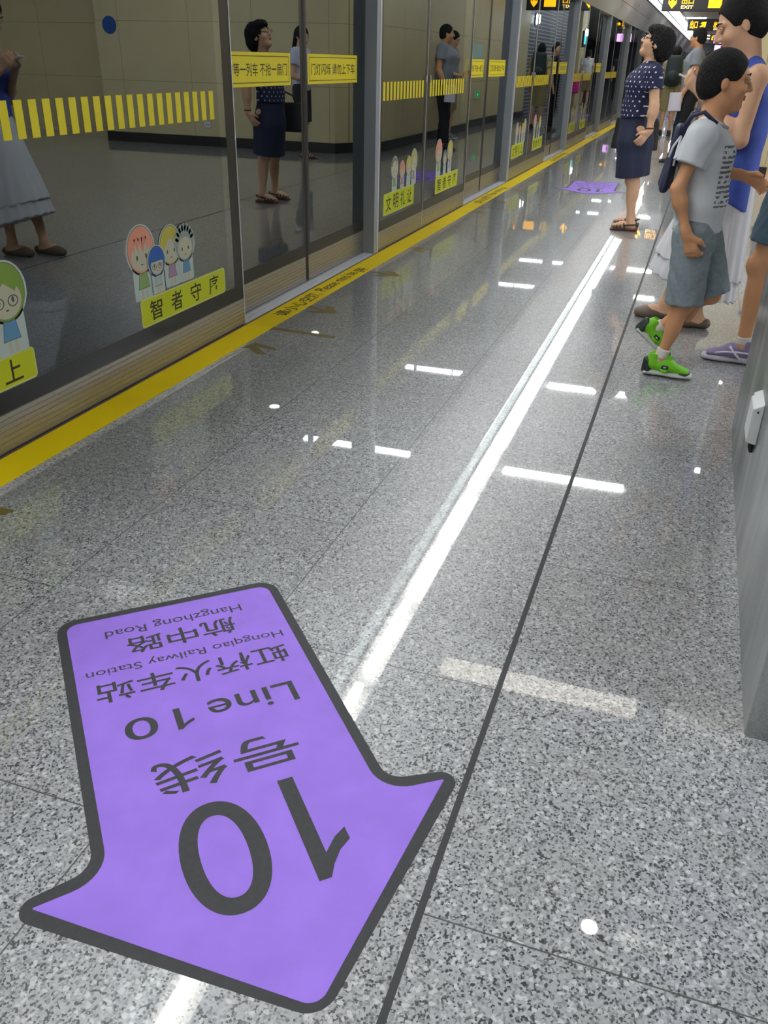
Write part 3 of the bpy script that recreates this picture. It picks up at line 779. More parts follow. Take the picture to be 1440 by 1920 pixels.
# white box on the granite column
t = thing('cable_box', 'white plastic cable box fixed to the side of the grey granite column', 'box', (.3, 2.6, .28))
MB().prism([(.3, .275), (.27, .281), (.27, .384), (.3, .402)], 'y', 2.675, 2.55).build('cover', M_WHITE, t, False, .003)
MB().prism([(.3, .277), (.278, .282), (.278, .388), (.3, .400)], 'y', 2.70, 2.675).build('side_flange', M_WHITE, t, False, .002)
MB().tube([(.285, 2.549, .378), (.285, 2.545, .378)], .003, 8).build('screw', M_BLACK, t)
MB().tube([(.292, 2.6, .28), (.293, 2.602, .25), (.299, 2.603, .235)], .009, 8).build('cable', M_RUB, t)

# ---------------------------------------------------------------- floor stickers
def one2d(x, y, w, h):
    return [(x+w*a, y+h*b_) for a, b_ in ((.62, 0), (1., 0), (1., 1.), (.72, 1.), (.55, .9), (.3, .8), (0, .735), (0, .62), (.3, .68), (.62, .79))]
def floor_arrow(label, O, ax, full=True):
    ax = V([ax[0], ax[1], 0.]); ax = ax/np.linalg.norm(ax); side = V([ax[1], -ax[0], 0])   # text right, text up = arrow direction
    O = V([O[0], O[1], .0004]); b = (O, side, ax)
    t = thing('floor_arrow', label, 'floor sticker', tuple(O))
    def shape(hw, y0, ysh, hwt, yt, tip, radii):
        p = [(-hw, y0), (hw, y0), (hw, ysh), (hwt, yt), (0, tip), (-hwt, yt), (-hw, ysh)]
        return rounded(p, radii, 8)
    plate('border', shape(.2795, 0., .783, .437, .815, 1.186, [.05, .05, .045, .028, .05, .028, .045]), b, M_DGREY, t, 0., .0005)
    plate('purple_face', shape(.2565, .022, .811, .384, .826, 1.166, [.03, .03, .085, .002, .03, .002, .085]), b, M_PUR, t, .0006, .0004)
    L = .0013
    plate('big_number', one2d(-.158, .708, .082, .249), b, M_DGREY, t, L)
    text('big_number', '0', b, -.016, .138, .712, .968, M_DGREY, t, L, .0)
    text('lettering', '号线', b, -.148, .148, .575, .668, M_DGREY, t, L, .008)
    text('lettering', 'Line', b, -.196, .0, .424, .492, M_DGREY, t, L, .004)
    plate('number', one2d(.035, .424, .038, .068), b, M_DGREY, t, L)
    text('number', '0', b, .11, .178, .424, .492, M_DGREY, t, L, .004)
    text('lettering', '虹桥火车站', b, -.222, .219, .281, .351, M_DGREY, t, L, .008)
    text('lettering', 'Hongqiao Railway Station', b, -.232, .232, .2205, .2545, M_DGREY, t, L, .0)
    text('lettering', '航中路', b, -.134, .131, .128, .196, M_DGREY, t, L, .008)
    text('lettering', 'Hangzhong Road', b, -.166, .172, .072, .1115, M_DGREY, t, L, .0)
    return t
floor_arrow('large purple arrow sticker filling the lower left of the floor', (-1.108, 1.5745), (.674, -.738))
floor_arrow('purple arrow sticker farther off, between the yellow line and the polka dot woman', (-1.135, 11.25), (.02, -1.))
floor_arrow('distant purple arrow sticker behind the polka dot woman', (-1.05, 26.9), (.02, -1.))

def brown_mark(label, poly, grp=None):
    o = plate('brown_floor_mark', poly, ((0, 0, .0003), (1, 0, 0), (0, 1, 0)), M_BROWN, None, 0, .0004); return tag(o, label, 'floor mark', grp)
def dirarrow(cx, cy, s, ang, stem=1.):
    p = [(-.5*stem, -.07), (.05, -.07), (-.18, -.36), (.06, -.36), (.5, 0), (.06, .36), (-.18, .36), (.05, .07), (-.5*stem, .07)]
    return [(cx+s*(a*math.cos(ang)-b*math.sin(ang)), cy+s*(a*math.sin(ang)+b*math.cos(ang))) for a, b in p]
for k in range(3):
    y = 4.63*k; o = ORD[k]
    brown_mark('worn brown arrow head pointing to the near leaf of the %s doorway' % o, [(-1.955, 3.60+y), (-1.93, 3.71+y), (-1.80, 3.66+y), (-1.785, 3.63+y), (-1.905, 3.655+y), (-1.80, 3.565+y), (-1.84, 3.545+y), (-1.92, 3.61+y)])
    brown_mark('straight brown tape line on the floor before the %s doorway' % o, [(-1.967, 3.95+y), (-1.60, 3.925+y), (-1.60, 3.965+y), (-1.967, 3.99+y)])
    brown_mark('worn brown arrow leaving the %s doorway' % o, dirarrow(-1.875, 4.42+y, .24, -.35, .8))
    brown_mark('worn brown arrow leaving the far leaf of the %s doorway' % o, dirarrow(-1.84, 5.43+y, .24, -.2, .8))
    brown_mark('worn brown arrow head by the post of the %s doorway' % o, [(-1.955, 6.28+y), (-1.93, 6.4+y), (-1.80, 6.35+y), (-1.785, 6.31+y), (-1.905, 6.33+y), (-1.80, 6.24+y), (-1.84, 6.22+y), (-1.92, 6.29+y)])
brown_mark('scrap of brown tape at the left edge of the photo', rect(-1.9, -1.82, 1.80, 1.84))

# ---------------------------------------------------------------- camera
cam = bpy.data.cameras.new('camera'); co = bpy.data.objects.new('camera', cam); COL.objects.link(co)
cam.sensor_fit = 'VERTICAL'; cam.sensor_height = 36.; cam.lens = 1599.106/1920*36.
yaw, pitch, roll = -.32144692, .48828973, -.02499735
cyw, syw, cp, sp, cr, sr = math.cos(yaw), math.sin(yaw), math.cos(pitch), math.sin(pitch), math.cos(roll), math.sin(roll)
fwd = V([syw*cp, cyw*cp, -sp]); right = V([cyw, -syw, 0]); down = np.cross(fwd, right)
r2 = cr*right+sr*down; d2 = -sr*right+cr*down
co.matrix_world = Matrix(((r2[0], -d2[0], -fwd[0], 0), (r2[1], -d2[1], -fwd[1], 0), (r2[2], -d2[2], -fwd[2], 1.258), (0, 0, 0, 1)))
cam.clip_start = .02; cam.clip_end = 300
SC.camera = co
w = bpy.data.worlds.new('world'); SC.world = w; w.use_nodes = True
w.node_tree.nodes['Background'].inputs[0].default_value = (.8, .85, .9, 1); w.node_tree.nodes['Background'].inputs[1].default_value = .0
SC.view_settings.view_transform = 'Standard'; SC.view_settings.look = 'None'; SC.view_settings.gamma = 1.; SC.view_settings.use_curve_mapping = False
SC.view_settings.exposure = .4
SC.cycles.use_denoising = True
SC.cycles.max_bounces = 8; SC.cycles.transparent_max_bounces = 16; SC.cycles.sample_clamp_indirect = 6.
SC.cycles.caustics_reflective = False; SC.cycles.caustics_refractive = False

# ================================================================ PEOPLE
UP = V([0., 0., 1.])
def unit(v): v = V(v, ) if not isinstance(v, np.ndarray) else v; return v/np.linalg.norm(v)
class Fr:
    """local frame: x forward, y left, z up"""
    def __init__(s, o, f, u=UP, sc=1.):
        s.o = np.array(o, float); f = unit(np.array(f, float)); u = np.array(u, float); l = unit(np.cross(u, f)); u = np.cross(f, l)
        s.R = np.stack([f, l, u], 1); s.s = sc
    def __call__(s, *p): return s.o+s.R@(np.array(p, float)*s.s)
    def r(s, *p): return np.array(p, float)*s.s

def joints(x, y, ang, h, sw=1.):
    """standing skeleton; ang = heading in degrees from +X"""
    k = h/1.65; F = Fr((x, y, 0), (math.cos(math.radians(ang)), math.sin(math.radians(ang)), 0), sc=k); J = {'F': F, 'k': k}
    for s, n in ((1, 'L'), (-1, 'R')):
        J['hip'+n] = F(0, s*.085, .87); J['knee'+n] = F(.012, s*.09, .47); J['ank'+n] = F(-.02, s*.09, .075); J['toe'+n] = F(1, 0, 0)-F.o
        J['sh'+n] = F(-.01, s*.165*sw, 1.345); J['el'+n] = F(-.03, s*.205*sw, 1.075); J['wr'+n] = F(.03, s*.215*sw, .85)
        J['hd'+n] = V([0, 0, -1.])+(F(.25, 0, 0)-F.o); J['pn'+n] = F(0, -s, 0)-F.o; J['curl'+n] = .35
    J['pel'] = F(-.005, 0, .9); J['waist'] = F(.0, 0, 1.05); J['chest'] = F(.0, 0, 1.25); J['neck'] = F(-.015, 0, 1.40)
    J['head'] = F(.015, 0, 1.535); J['hf'] = F(1, 0, 0)-F.o; J['hu'] = UP; J['hs'] = 1.*k**.4
    return J

def add_hand(S, wr, d, n, s, curl, thumb):
    """palm + four bent fingers of different lengths + thumb. d: finger direction, n: palm normal, thumb: side vector"""
    d = unit(V(d)); n = V(n); n = unit(n-d*(n@d)); sd = V(thumb); sd = sd-d*(sd@d)-n*(sd@n); sd = unit(sd)
    k = .006
    S.cone(wr-d*.02*s, wr+d*.02*s, .024*s, .023*s, .02)
    pc = wr+d*.05*s
    S.tube(wr+d*.015*s, wr+d*.088*s, sd, (.028*s, .015*s), (.038*s, .013*s), .012)
    for i, (o, ln) in enumerate(((.029, .072), (.010, .08), (-.010, .074), (-.028, .058))):
        p = wr+d*.085*s+sd*o*s; a = curl*.5; L = ln*s; pts = [p]
        for seg, fr in enumerate((.45, .32, .27)):
            dirn = d*math.cos(a)+n*math.sin(a)+sd*(o*1.6); dirn = unit(dirn); pts.append(pts[-1]+dirn*L*fr); a += curl*.85
        S.chain(pts, [.0098*s, .009*s, .0083*s, .007*s], k)
    b = wr+d*.03*s+sd*.024*s; t1 = b+unit(d*.72+sd*.66+n*.25)*.042*s; t2 = t1+unit(d*.92+sd*.25+n*.35)*.036*s
    S.chain([b, t1, t2], [.015*s, .0115*s, .009*s], .01)

def add_head(S, J):
    H = Fr(J['head'], J['hf'], J['hu'], J['hs']); r = H.r; R = H.R
    S.ell(H(-.014, 0, .035), r(.096, .075, .088), R, .02)
    S.ell(H(.03, 0, -.018), r(.062, .062, .085), R, .03)
    S.cone(H(.01, 0, -.062), H(.056, 0, -.088), .046*H.s, .027*H.s, .03)
    for sy in (1, -1):
        S.ell(H(.088, sy*.033, .014), r(.017, .02, .013), R, .012, 's')
        S.cone(H(.083, sy*.014, .028), H(.074, sy*.05, .03), .009*H.s, .007*H.s, .012)
        S.ell(H(.062, sy*.042, -.022), r(.024, .022, .022), R, .02)
        S.ell(H(-.008, sy*.077, -.006), r(.016, .0085, .027), R, .006)
        S.ell(H(-.003, sy*.086, -.002), r(.009, .005, .015), R, .005, 's')
        S.ell(H(.089, sy*.034, .0135), r(.011, .017, .0065), R, .005)
    S.chain([H(.09, 0, .022), H(.1, 0, .0), H(.108, 0, -.018)], [.007*H.s, .009*H.s, .0125*H.s], .012)
    for sy in (1, -1): S.ell(H(.096, sy*.012, -.022), r(.011, .009, .008), R, .008)
    S.ell(H(.087, 0, -.047), r(.011, .022, .006), R, .006); S.ell(H(.085, 0, -.058), r(.0105, .019, .0065), R, .006)
    S.ell(H(.09, 0, -.0525), r(.01, .022, .0012), R, .003, 's')
    S.ell(H(.068, 0, -.088), r(.02, .022, .016), R, .015)
    S.cone(J['neck']-UP*.02, H(-.018, 0, -.05), .052*H.s, .05*H.s, .03)
    return H

def make_body(t, J, skin, vox, slim=1., hands=True, fem=False, bare=True, feet=True):
    S = Sdf(); k = J['k']; l = J['F'].R[:, 1]; m = slim*k
    S.tube(J['pel']-UP*.03*k, J['waist'], l, (.145*m, .1*m), (.118*m, .085*m), .04)
    S.tube(J['waist'], J['chest'], l, (.118*m, .085*m), (.145*m, .1*m), .05)
    S.tube(J['chest'], J['neck']-UP*.05*k, l, (.145*m, .1*m), (.11*m, .06*m), .05)
    S.cone(J['shL'], J['shR'], .05*m, .05*m, .04)
    for n in 'LR':
        hip, kn, an = J['hip'+n], J['knee'+n], J['ank'+n]
        S.cone(hip, kn, .078*m, .05*m, .03); S.cone(kn, an, .047*m, .031*m, .03)
        bk = unit(np.cross(kn-an, l)); f = J['toe'+n]; bk = -f if abs(f@UP) < .9 else bk
        S.ell(kn*.68+an*.32-unit(f)*.012*k, (.045*m, .045*m, .11*k), None, .03)
        S.ell(kn+unit(f)*.02*k, (.04*m, .04*m, .045*m), None, .03)
        ff = Fr(an, f, UP if abs(unit(f)@UP) < .95 else l, k)
        if feet: S.chain([an-UP*0, ff(-.025, 0, -.045), ff(.07, 0, -.045), ff(.145, 0, -.055)], [.034*k, .03*k, .032*k, .02*k], .02)
        else: S.chain([an, ff(0, 0, -.03), ff(.05, 0, -.04)], [.033*k, .028*k, .018*k], .02)
        S.cone(J['sh'+n], J['el'+n], .046*m, .037*m, .03); S.cone(J['el'+n], J['wr'+n], .037*m, .024*m, .025)
        S.ell(J['el'+n]*.72+J['wr'+n]*.28, (.04*m, .04*m, .04*m), None, .03)
        if hands:
            sg = 1 if n == 'L' else -1
            th = J.get('th'+n, J['F'].R[:, 0])
            add_hand(S, J['wr'+n], J['hd'+n], J['pn'+n], k*(.95 if fem else 1.02), J['curl'+n], th)
        else: S.cone(J['wr'+n], J['wr'+n]+unit(J['hd'+n])*.13*k, .028*k, .022*k, .02)
    H = add_head(S, J)
    o = S.build('body', skin, t, vox); o.name = 'body'
    return H
def face_details(t, H, glasses=False, brow=True):
    r = H.s
    for sy in (1, -1):
        MB().ball(H(.0848, sy*.034, .0125), .0100*r).build('eye', M_EYEW, t, True)
        MB().ball(H(.0905, sy*.034, .0125), .0058*r).build('iris', M_IRIS, t, True)
        MB().tube([H(.089, sy*.02, .016), H(.0945, sy*.032, .0188), H(.087, sy*.048, .0155)], .0028*r, 6).build('eyelash', M_IRIS, t, True)
        if brow: MB().tube([H(.0925, sy*.014, .034), H(.091, sy*.033, .041), H(.076, sy*.054, .036)], [.0022*r, .003*r, .0015*r], 6).build('eyebrow', M_HAIR, t, True)
    MB().ball(H(.0905, 0, -.0478), (.0085*r, .0085*r, .0035*r)).build('upper_lip', M_LIP, t, True)
    S = Sdf(); S.ell(H(.0885, 0, -.058), H.r(.0105, .0185, .006), H.R).ell(H(.0895, 0, -.0478), H.r(.0105, .0205, .0055), H.R, .004)
    S.build('lips', M_LIP, t, .003*r)
    if glasses:
        mg = mat('dark_glasses_frame', (40, 34, 32), .3); g = MB()
        for sy in (1, -1):
            pts = [H(.108-.0*a, sy*.034+.024*math.cos(a), .010+.017*math.sin(a)) for a in [2*math.pi*i/18 for i in range(19)]]
            g.tube(pts, .0018*r, 6); g.tube([H(.107, sy*.058, .014), H(.05, sy*.077, .014), H(-.005, sy*.083, .012)], .0018*r, 6)
        g.tube([H(.109, -.011, .014), H(.112, 0, .016), H(.109, .011, .014)], .0018*r, 6); g.build('glasses', mg, t, True)

def hair(t, H, style, vox, m=None):
    S = Sdf(); r = H.r; R = H.R; m = m or M_HAIR; q = H.s
    if style == 'curly':
        S.ell(H(-.032, 0, .04), r(.112, .1, .105), R, .02); S.ell(H(-.07, 0, -.02), r(.085, .088, .085), R, .03)
        S.ell(H(.045, 0, .088), r(.055, .07, .04), R, .03); S.ell(H(.08, 0, .075), r(.025, .05, .022), R, .02)
        S.ell(H(.125, 0, -.03), r(.088, .078, .092), R, .012, 's')
        for sy in (1, -1): S.ell(H(.03, sy*.1, -.045), r(.06, .04, .062), R, .012, 's')
        S.ell(H(.02, 0, -.13), r(.1, .12, .06), R, .01, 's')
        S.warp(lambda P: .009*np.sin(P[..., 0]*130+2*np.sin(P[..., 2]*90))*np.sin(P[..., 1]*140+1)*np.sin(P[..., 2]*160))
    elif style == 'short':
        S.ell(H(-.015, 0, .036), r(.104, .083, .097), R, .02); S.ell(H(-.05, 0, -.01), r(.068, .07, .075), R, .02)
        S.ell(H(.127, 0, -.02), r(.094, .1, .11), R, .01, 's')
        for sy in (1, -1): S.ell(H(.02, sy*.1, -.04), r(.05, .04, .06), R, .012, 's')
        S.ell(H(.01, 0, -.13), r(.12, .12, .075), R, .01, 's')
    elif style == 'ponytail':
        S.ell(H(-.015, 0, .038), r(.106, .084, .1), R, .02); S.ell(H(-.045, 0, .0), r(.075, .076, .085), R, .02)
        S.ell(H(.122, 0, -.022), r(.112, .1, .112), R, .01, 's')
        for sy in (1, -1): S.ell(H(.02, sy*.1, -.045), r(.055, .045, .06), R, .012, 's')
        S.ell(H(.02, 0, -.14), r(.12, .12, .075), R, .01, 's')
        S.ell(H(-.128, 0, .0), r(.03, .028, .028), R, .012)
        S.chain([H(-.13, 0, .0), H(-.165, 0, -.05), H(-.165, 0, -.14), H(-.15, 0, -.2)], [.024*q, .042*q, .04*q, .014*q], .02)
    elif style == 'long':
        S.ell(H(-.015, 0, .038), r(.106, .086, .1), R, .02); S.tube(H(-.05, 0, .02), H(-.06, 0, -.2), R[:, 1], r(.088, .06)[:2], r(.085, .03)[:2], .02)
        S.ell(H(.13, 0, -.04), r(.1, .085, .125), R, .01, 's')
    S.build('hair', m, t, vox)

def shoe(t, an, f, kind, cols, L=.25, pitch=0., leg=None, name='shoe'):
    """an: ankle point; f heading; sole under it. pitch>0: heel up"""
    f = unit(V([f[0], f[1], 0.])); u = UP; l = np.cross(u, f)
    fx = f*math.cos(pitch)-u*math.sin(pitch); ux = u*math.cos(pitch)+f*math.sin(pitch)
    base = np.array(an, float)-ux*.078*(L/.25)
    if pitch == 0: base[2] = .0
    F = Fr(base-fx*.075*(L/.25), fx, ux, L/.25); s = F.s; l = F.R[:, 1].copy(); F.R[:, 2] *= cols.get('zs', 1.)
    vox = .005*max(s, .8)
    if kind == 'sneaker':
        S = Sdf(); S.tube(F(.012, 0, .014), F(.236, 0, .014), l, (.038*s, .017*s), (.037*s, .015*s), .01); S.ell(F(.17, 0, .014), (.07*s, .047*s, .017*s), F.R, .015); S.cut(F(0, 0, 0), -F.R[:, 2])
        sole = S.build('sole', cols['sole'], t, vox)
        S = Sdf(); S.tube(F(.03, 0, .05), F(.12, 0, .05), l, (.034*s, .036*s), (.04*s, .034*s), .02); S.tube(F(.1, 0, .045), F(.215, 0, .03), l, (.04*s, .034*s), (.036*s, .016*s), .02)
        S.cone(F(.045, 0, .06), F(.05, 0, .085), .036*s, .034*s, .015); S.ell(F(.055, 0, .1), (.034*s, .027*s, .028*s), F.R, .006, 's'); S.cut(F(0, 0, .012), -F.R[:, 2])
        up = S.build('upper', cols['upper'], t, vox)
        if 'toe' in cols:
            S = Sdf(); S.ell(F(.205, 0, .022), (.038*s, .042*s, .022*s), F.R, .01); S.cut(F(0, 0, .012), -F.R[:, 2]); S.build('toe_cap', cols['toe'], t, vox)
            S = Sdf(); S.tube(F(.006, 0, .02), F(.004, 0, .062), l, (.03*s, .022*s), (.026*s, .016*s), .01); S.tube(F(.02, 0, .02), F(.018, 0, .058), l, (.037*s, .024*s), (.035*s, .018*s), .01); S.build('heel_counter', cols['toe'], t, vox)
            S = Sdf(); S.tube(F(.105, -.044, .03), F(.12, 0, .085), F.R[:, 0], (.02*s, .006*s), (.02*s, .006*s), .006); S.tube(F(.12, 0, .085), F(.12, .044, .03), F.R[:, 0], (.02*s, .006*s), (.02*s, .006*s), .006)
            st = S.build('strap', cols['upper'], t, vox)
            S = Sdf(); S.box(F(.108, -.043, .047), (.019*s, .005*s, .014*s), F.R, .003); S.build('badge', cols['toe'], t, .0035)
            S = Sdf(); S.box(F(.108, -.0475, .046), (.008*s, .002*s, .005*s), F.R, .0015); S.build('badge_mark', cols['sole'], t, .002)
        if 'stripe' in cols:
            for sy in (1, -1):
                MB().tube([F(.07, sy*.040, .02), F(.1, sy*.043, .045), F(.13, sy*.03, .07)], .006*s, 8).build('side_stripe', cols['stripe'], t, True)
                MB().tube([F(.03, sy*.037, .05), F(.09, sy*.0435, .052), F(.15, sy*.040, .046), F(.19, sy*.033, .036)], .0045*s, 8).build('side_stripe', cols['stripe'], t, True)
        if 'sock' in cols and leg is not None:
            dl = unit(leg); S = Sdf(); rr = cols.get('sr', .034); S.tube(an-dl*.03*s, an+dl*cols.get('sh', .05)*s, l, (rr*s, rr*s), (rr*s, rr*s), .01, (False, True)); S.build('sock', cols['sock'], t, vox)
    elif kind == 'flat':
        S = Sdf(); S.tube(F(.008, 0, .03), F(.228, 0, .024), l, (.038*s, .03*s), (.036*s, .024*s), .015); S.ell(F(.17, 0, .03), (.08*s, .05*s, .042*s), F.R, .015)
        S.ell(F(.075, 0, .08), (.075*s, .034*s, .04*s), F.R, .006, 's'); S.cut(F(0, 0, .0), -F.R[:, 2]); S.build(name, cols['upper'], t, vox)
    elif kind == 'sandal':
        S = Sdf(); S.tube(F(.01, 0, .014), F(.235, 0, .008), l, (.034*s, .014*s), (.034*s, .008*s), .01); S.ell(F(.165, 0, .012), (.07*s, .043*s, .011*s), F.R, .015); S.cut(F(0, 0, 0), -F.R[:, 2]); S.build('sole', cols['sole'], t, vox)
        g = MB()
        for x, h in ((.125, .075), (.155, .06), (.185, .048), (.21, .038)):
            g.tube([F(x-.012, .042, .012), F(x, .036, h*.75), F(x+.004, 0, h), F(x, -.036, h*.75), F(x-.012, -.042, .012)], .0075*s, 8)
        g.tube([F(.12, .038, .05), F(.02, .036, .06), F(-.002, 0, .068), F(.02, -.036, .06), F(.12, -.038, .05)], .007*s, 8)
        g.tube([F(.11, 0, .08), F(.215, 0, .036)], .008*s, 8)
        g.build('straps', cols['upper'], t, True)

def tee(t, J, m, vox, hem, sleeve=.55, loose=.018, vneck=None, slim=1., fem=0., name='t_shirt'):
    """short-sleeved top; hem: point (3D) at centre of lower edge"""
    S = Sdf(); k = J['k']; l = J['F'].R[:, 1]; e = loose; mm = slim*k; f = J['F'].R[:, 0]
    S.tube(hem, J['waist'], l, (.15*mm+e, .105*mm+e), (.128*mm+e, .095*mm+e), .03, (True, False))
    S.tube(J['waist'], J['chest'], l, (.128*mm+e, .095*mm+e), (.152*mm+e, .108*mm+e), .05)
    S.tube(J['chest'], J['neck']-UP*.035*k, l, (.152*mm+e, .108*mm+e), (.1*mm, .066*mm), .05)
    S.cone(J['shL'], J['shR'], .05*mm+e*.6, .05*mm+e*.6, .04)
    if fem: S.ell(J['chest']+f*.075*k+UP*.0, (.07*k, .13*k, .075*k), J['F'].R, .04)
    for n in 'LR':
        a = J['sh'+n]; b = a+(J['el'+n]-a)*sleeve; ax = unit(b-a)
        S.tube(a, b, np.cross(ax, f) if abs(ax@f) < .9 else l, (.05*mm+e, .05*mm+e), (.047*mm+e*1.3, .047*mm+e*1.3), .035, (False, True))
    if J.get('creases', True):
        S.warp(lambda P: .0022*np.sin(P[..., 2]*60+14*P[..., 0]+9*np.sin(P[..., 1]*22)))
    S.cone(J['neck']-UP*.03*k+f*.012, J['neck']+UP*.2*k+f*.02, .056*k, .085*k, .005, 's')
    if vneck: S.cone(J['neck']+f*.06*k, J['neck']+f*.12*k-UP*vneck*k, .055*k, .012*k, .01, 's')
    return S.build(name, m, t, vox)
def trousers(t, J, m, vox, frac=1., loose=.016, slim=1., name='trousers', flare=0.):
    """frac 1: to the ankle; .5: to the knee"""
    S = Sdf(); k = J['k']; l = J['F'].R[:, 1]; e = loose; mm = slim*k
    S.tube(J['pel']-UP*.05*k, J['pel']+UP*.1*k, l, (.152*mm+e*.6, .11*mm+e*.6), (.13*mm+e*.5, .098*mm+e*.5), .04, (False, True))
    for n in 'LR':
        h, kn, an = J['hip'+n], J['knee'+n], J['ank'+n]; 
        if frac <= .5:
            b = h+(kn-h)*(frac*2); S.tube(h+UP*.02, b, l, (.085*mm+e, .085*mm+e), (.066*mm+e+flare, .066*mm+e+flare), .03, (False, True))
        else:
            S.tube(h, kn, l, (.085*mm+e, .085*mm+e), (.058*mm+e, .06*mm+e), .03); fr = (frac-.5)*2; b = kn+(an-kn)*fr
            S.tube(kn, b, l, (.058*mm+e, .06*mm+e), (.05*mm+e, .052*mm+e), .03, (False, True))
    S.warp(lambda P: .002*np.sin(P[..., 2]*70+10*P[..., 0]+8*np.sin(P[..., 1]*25)))
    return S.build(name, m, t, vox)
def person(label, J, group=None):
    return thing('person', label, 'person', tuple(J['F'].o), group)

# ---------------------------------------------------------------- woman in polka dots
J = joints(-.53, 7.97, 180, 1.52); F = J['F']
J['hipL'] = V([-.52, 7.885, .78]); J['hipR'] = V([-.52, 8.06, .78]); J['kneeL'] = V([-.505, 7.885, .41]); J['kneeR'] = V([-.515, 8.09, .41])
J['ankL'] = V([-.475, 7.885, .085]); J['ankR'] = V([-.485, 8.14, .085])
J['pel'] = V([-.53, 7.97, .80]); J['waist'] = V([-.56, 7.97, .95]); J['chest'] = V([-.535, 7.97, 1.13]); J['neck'] = V([-.515, 7.96, 1.27])
J['shL'] = V([-.455, 7.81, 1.205]); J['shR'] = V([-.475, 8.13, 1.205]); J['elL'] = V([-.415, 7.765, .975]); J['elR'] = V([-.47, 8.2, .97])
J['wrL'] = V([-.425, 7.755, .79]); J['hdL'] = V([-.62, .0, -.8]); J['pnL'] = V([-.2, .95, .1]); J['thL'] = V([-.7, -.1, .6]); J['curlL'] = .38
J['wrR'] = V([-.52, 8.22, .80]); J['hdR'] = V([-.1, 0, -1]); J['curlR'] = .9; J['thR'] = V([-1, 0, 0])
J['head'] = V([-.488, 7.945, 1.408]); a = math.radians(23); J['hf'] = V([-math.cos(a), -.12, math.sin(a)]); J['hu'] = V([math.sin(a), 0, math.cos(a)]); J['hs'] = .97
t = person('woman in a navy polka dot blouse and navy skirt looking up at the screen', J)
H = make_body(t, J, M_SKIN, .006, 1.06, True, True); face_details(t, H, True); hair(t, H, 'curly', .006)
tee(t, J, M_DOTS, .007, V([-.555, 7.97, .885]), .5, .018, .13, 1.06, 1., 'blouse')
M_NAVY = mat('navy_cloth', (36, 41, 66), .8, noise=.12, nscale=25)
S = Sdf(); l = F.R[:, 1]
S.tube((-.56, 7.97, .915), (-.535, 7.97, .70), l, (.142, .118), (.178, .142), .03, (True, False)); S.tube((-.535, 7.97, .70), (-.512, 7.975, .395), l, (.178, .142), (.2, .138), .03, (False, True))
S.warp(lambda P: .003*np.sin(P[..., 1]*48+P[..., 0]*30)); S.cut((-.51, 7.97, .43), (.14, 0, -1)); S.build('skirt', M_NAVY, t, .007)
MSO = mat('sandal_brown', (58, 52, 46), .5); MSR = mat('sandal_sole', (104, 58, 44), .6)
for n in 'LR': shoe(t, J['ank'+n], (-1, -.05, 0), 'sandal', dict(sole=MSR, upper=MSO), .235)
ring = [V([-.422, 7.757, .815])+.029*(V([1, 0, 0])*math.cos(q)+V([0, 1, 0])*math.sin(q)) for q in [2*math.pi*i/20 for i in range(21)]]
MB().tube(ring, .006, 8).build('bracelet', mat('bracelet_red', (84, 34, 34), .3), t, True)
# her black bag, carried on the far arm
t = thing('handbag', 'black handbag hanging on the far side of the polka dot woman', 'bag', (-.53, 8.27, .6))
S = Sdf(); S.tube((-.56, 8.30, .61), (-.56, 8.30, .84), (1, 0, 0), (.20, .05), (.18, .03), .02, (True, False)); S.build('bag_body', mat('black_leather', (30, 31, 34), .5), t, .01)
MB().tube([(-.67, 8.30, .83), (-.64, 8.28, .93), (-.53, 8.27, .97), (-.47, 8.28, .93), (-.45, 8.30, .83)], .009, 8).build('strap', mat('black_leather'), t, True)

# ---------------------------------------------------------------- walking boy
J = joints(.02, 4.05, 0, 1.30); J['creases'] = True
J['pel'] = V([.035, 4.05, .655]); J['waist'] = V([.035, 4.05, .77]); J['chest'] = V([.02, 4.05, .945]); J['neck'] = V([.012, 4.05, 1.07])
J['hipR'] = V([.03, 3.99, .61]); J['hipL'] = V([.06, 4.11, .61]); J['kneeR'] = V([.042, 3.98, .335]); J['kneeL'] = V([.15, 4.12, .36])
J['ankR'] = V([-.015, 3.98, .085]); J['ankL'] = V([-.06, 4.15, .165]); J['toeL'] = V([.75, 0, -.66])
J['shR'] = V([-.01, 3.915, 1.01]); J['shL'] = V([.02, 4.185, 1.01]); J['elR'] = V([-.065, 3.885, .815]); J['wrR'] = V([.0, 3.88, .645]); J['hdR'] = V([.42, 0, -.9]); J['pnR'] = V([.3, .9, 0]); J['thR'] = V([1, 0, .2]); J['curlR'] = .75
J['elL'] = V([.085, 4.215, .86]); J['wrL'] = V([.185, 4.2, .85]); J['hdL'] = V([.85, -.1, -.3]); J['pnL'] = V([.1, -.8, -.5]); J['thL'] = V([.2, -.3, .9]); J['curlL'] = .6
J['head'] = V([.042, 4.05, 1.205]); J['hf'] = V([1, .1, -.06]); J['hu'] = V([.06, 0, 1]); J['hs'] = .93
t = person('boy in a grey printed t-shirt, denim shorts and lime green shoes walking to the right', J)
H = make_body(t, J, M_SKIN2, .0055, .88, True, False, True, False); face_details(t, H); hair(t, H, 'short', .0055)
tee(t, J, M_TEE, .0065, V([.036, 4.05, .638]), .52, .026, None, .9)
S = Sdf(); 
for q in range(24):
    a0 = 2*math.pi*q/24; a1 = 2*math.pi*(q+1)/24
    c = lambda a: J['neck']+V([.018, 0, -.012])+V([.052*math.cos(a), .058*math.sin(a), -.018*math.cos(a)])
    S.cone(c(a0), c(a1), .007, .007, .004)
S.build('collar', mat('grey_collar', (150, 150, 158), .85), t, .004)
MDEN = mat('grey_blue_denim', (128, 140, 146), .85, noise=.16, nscale=55)
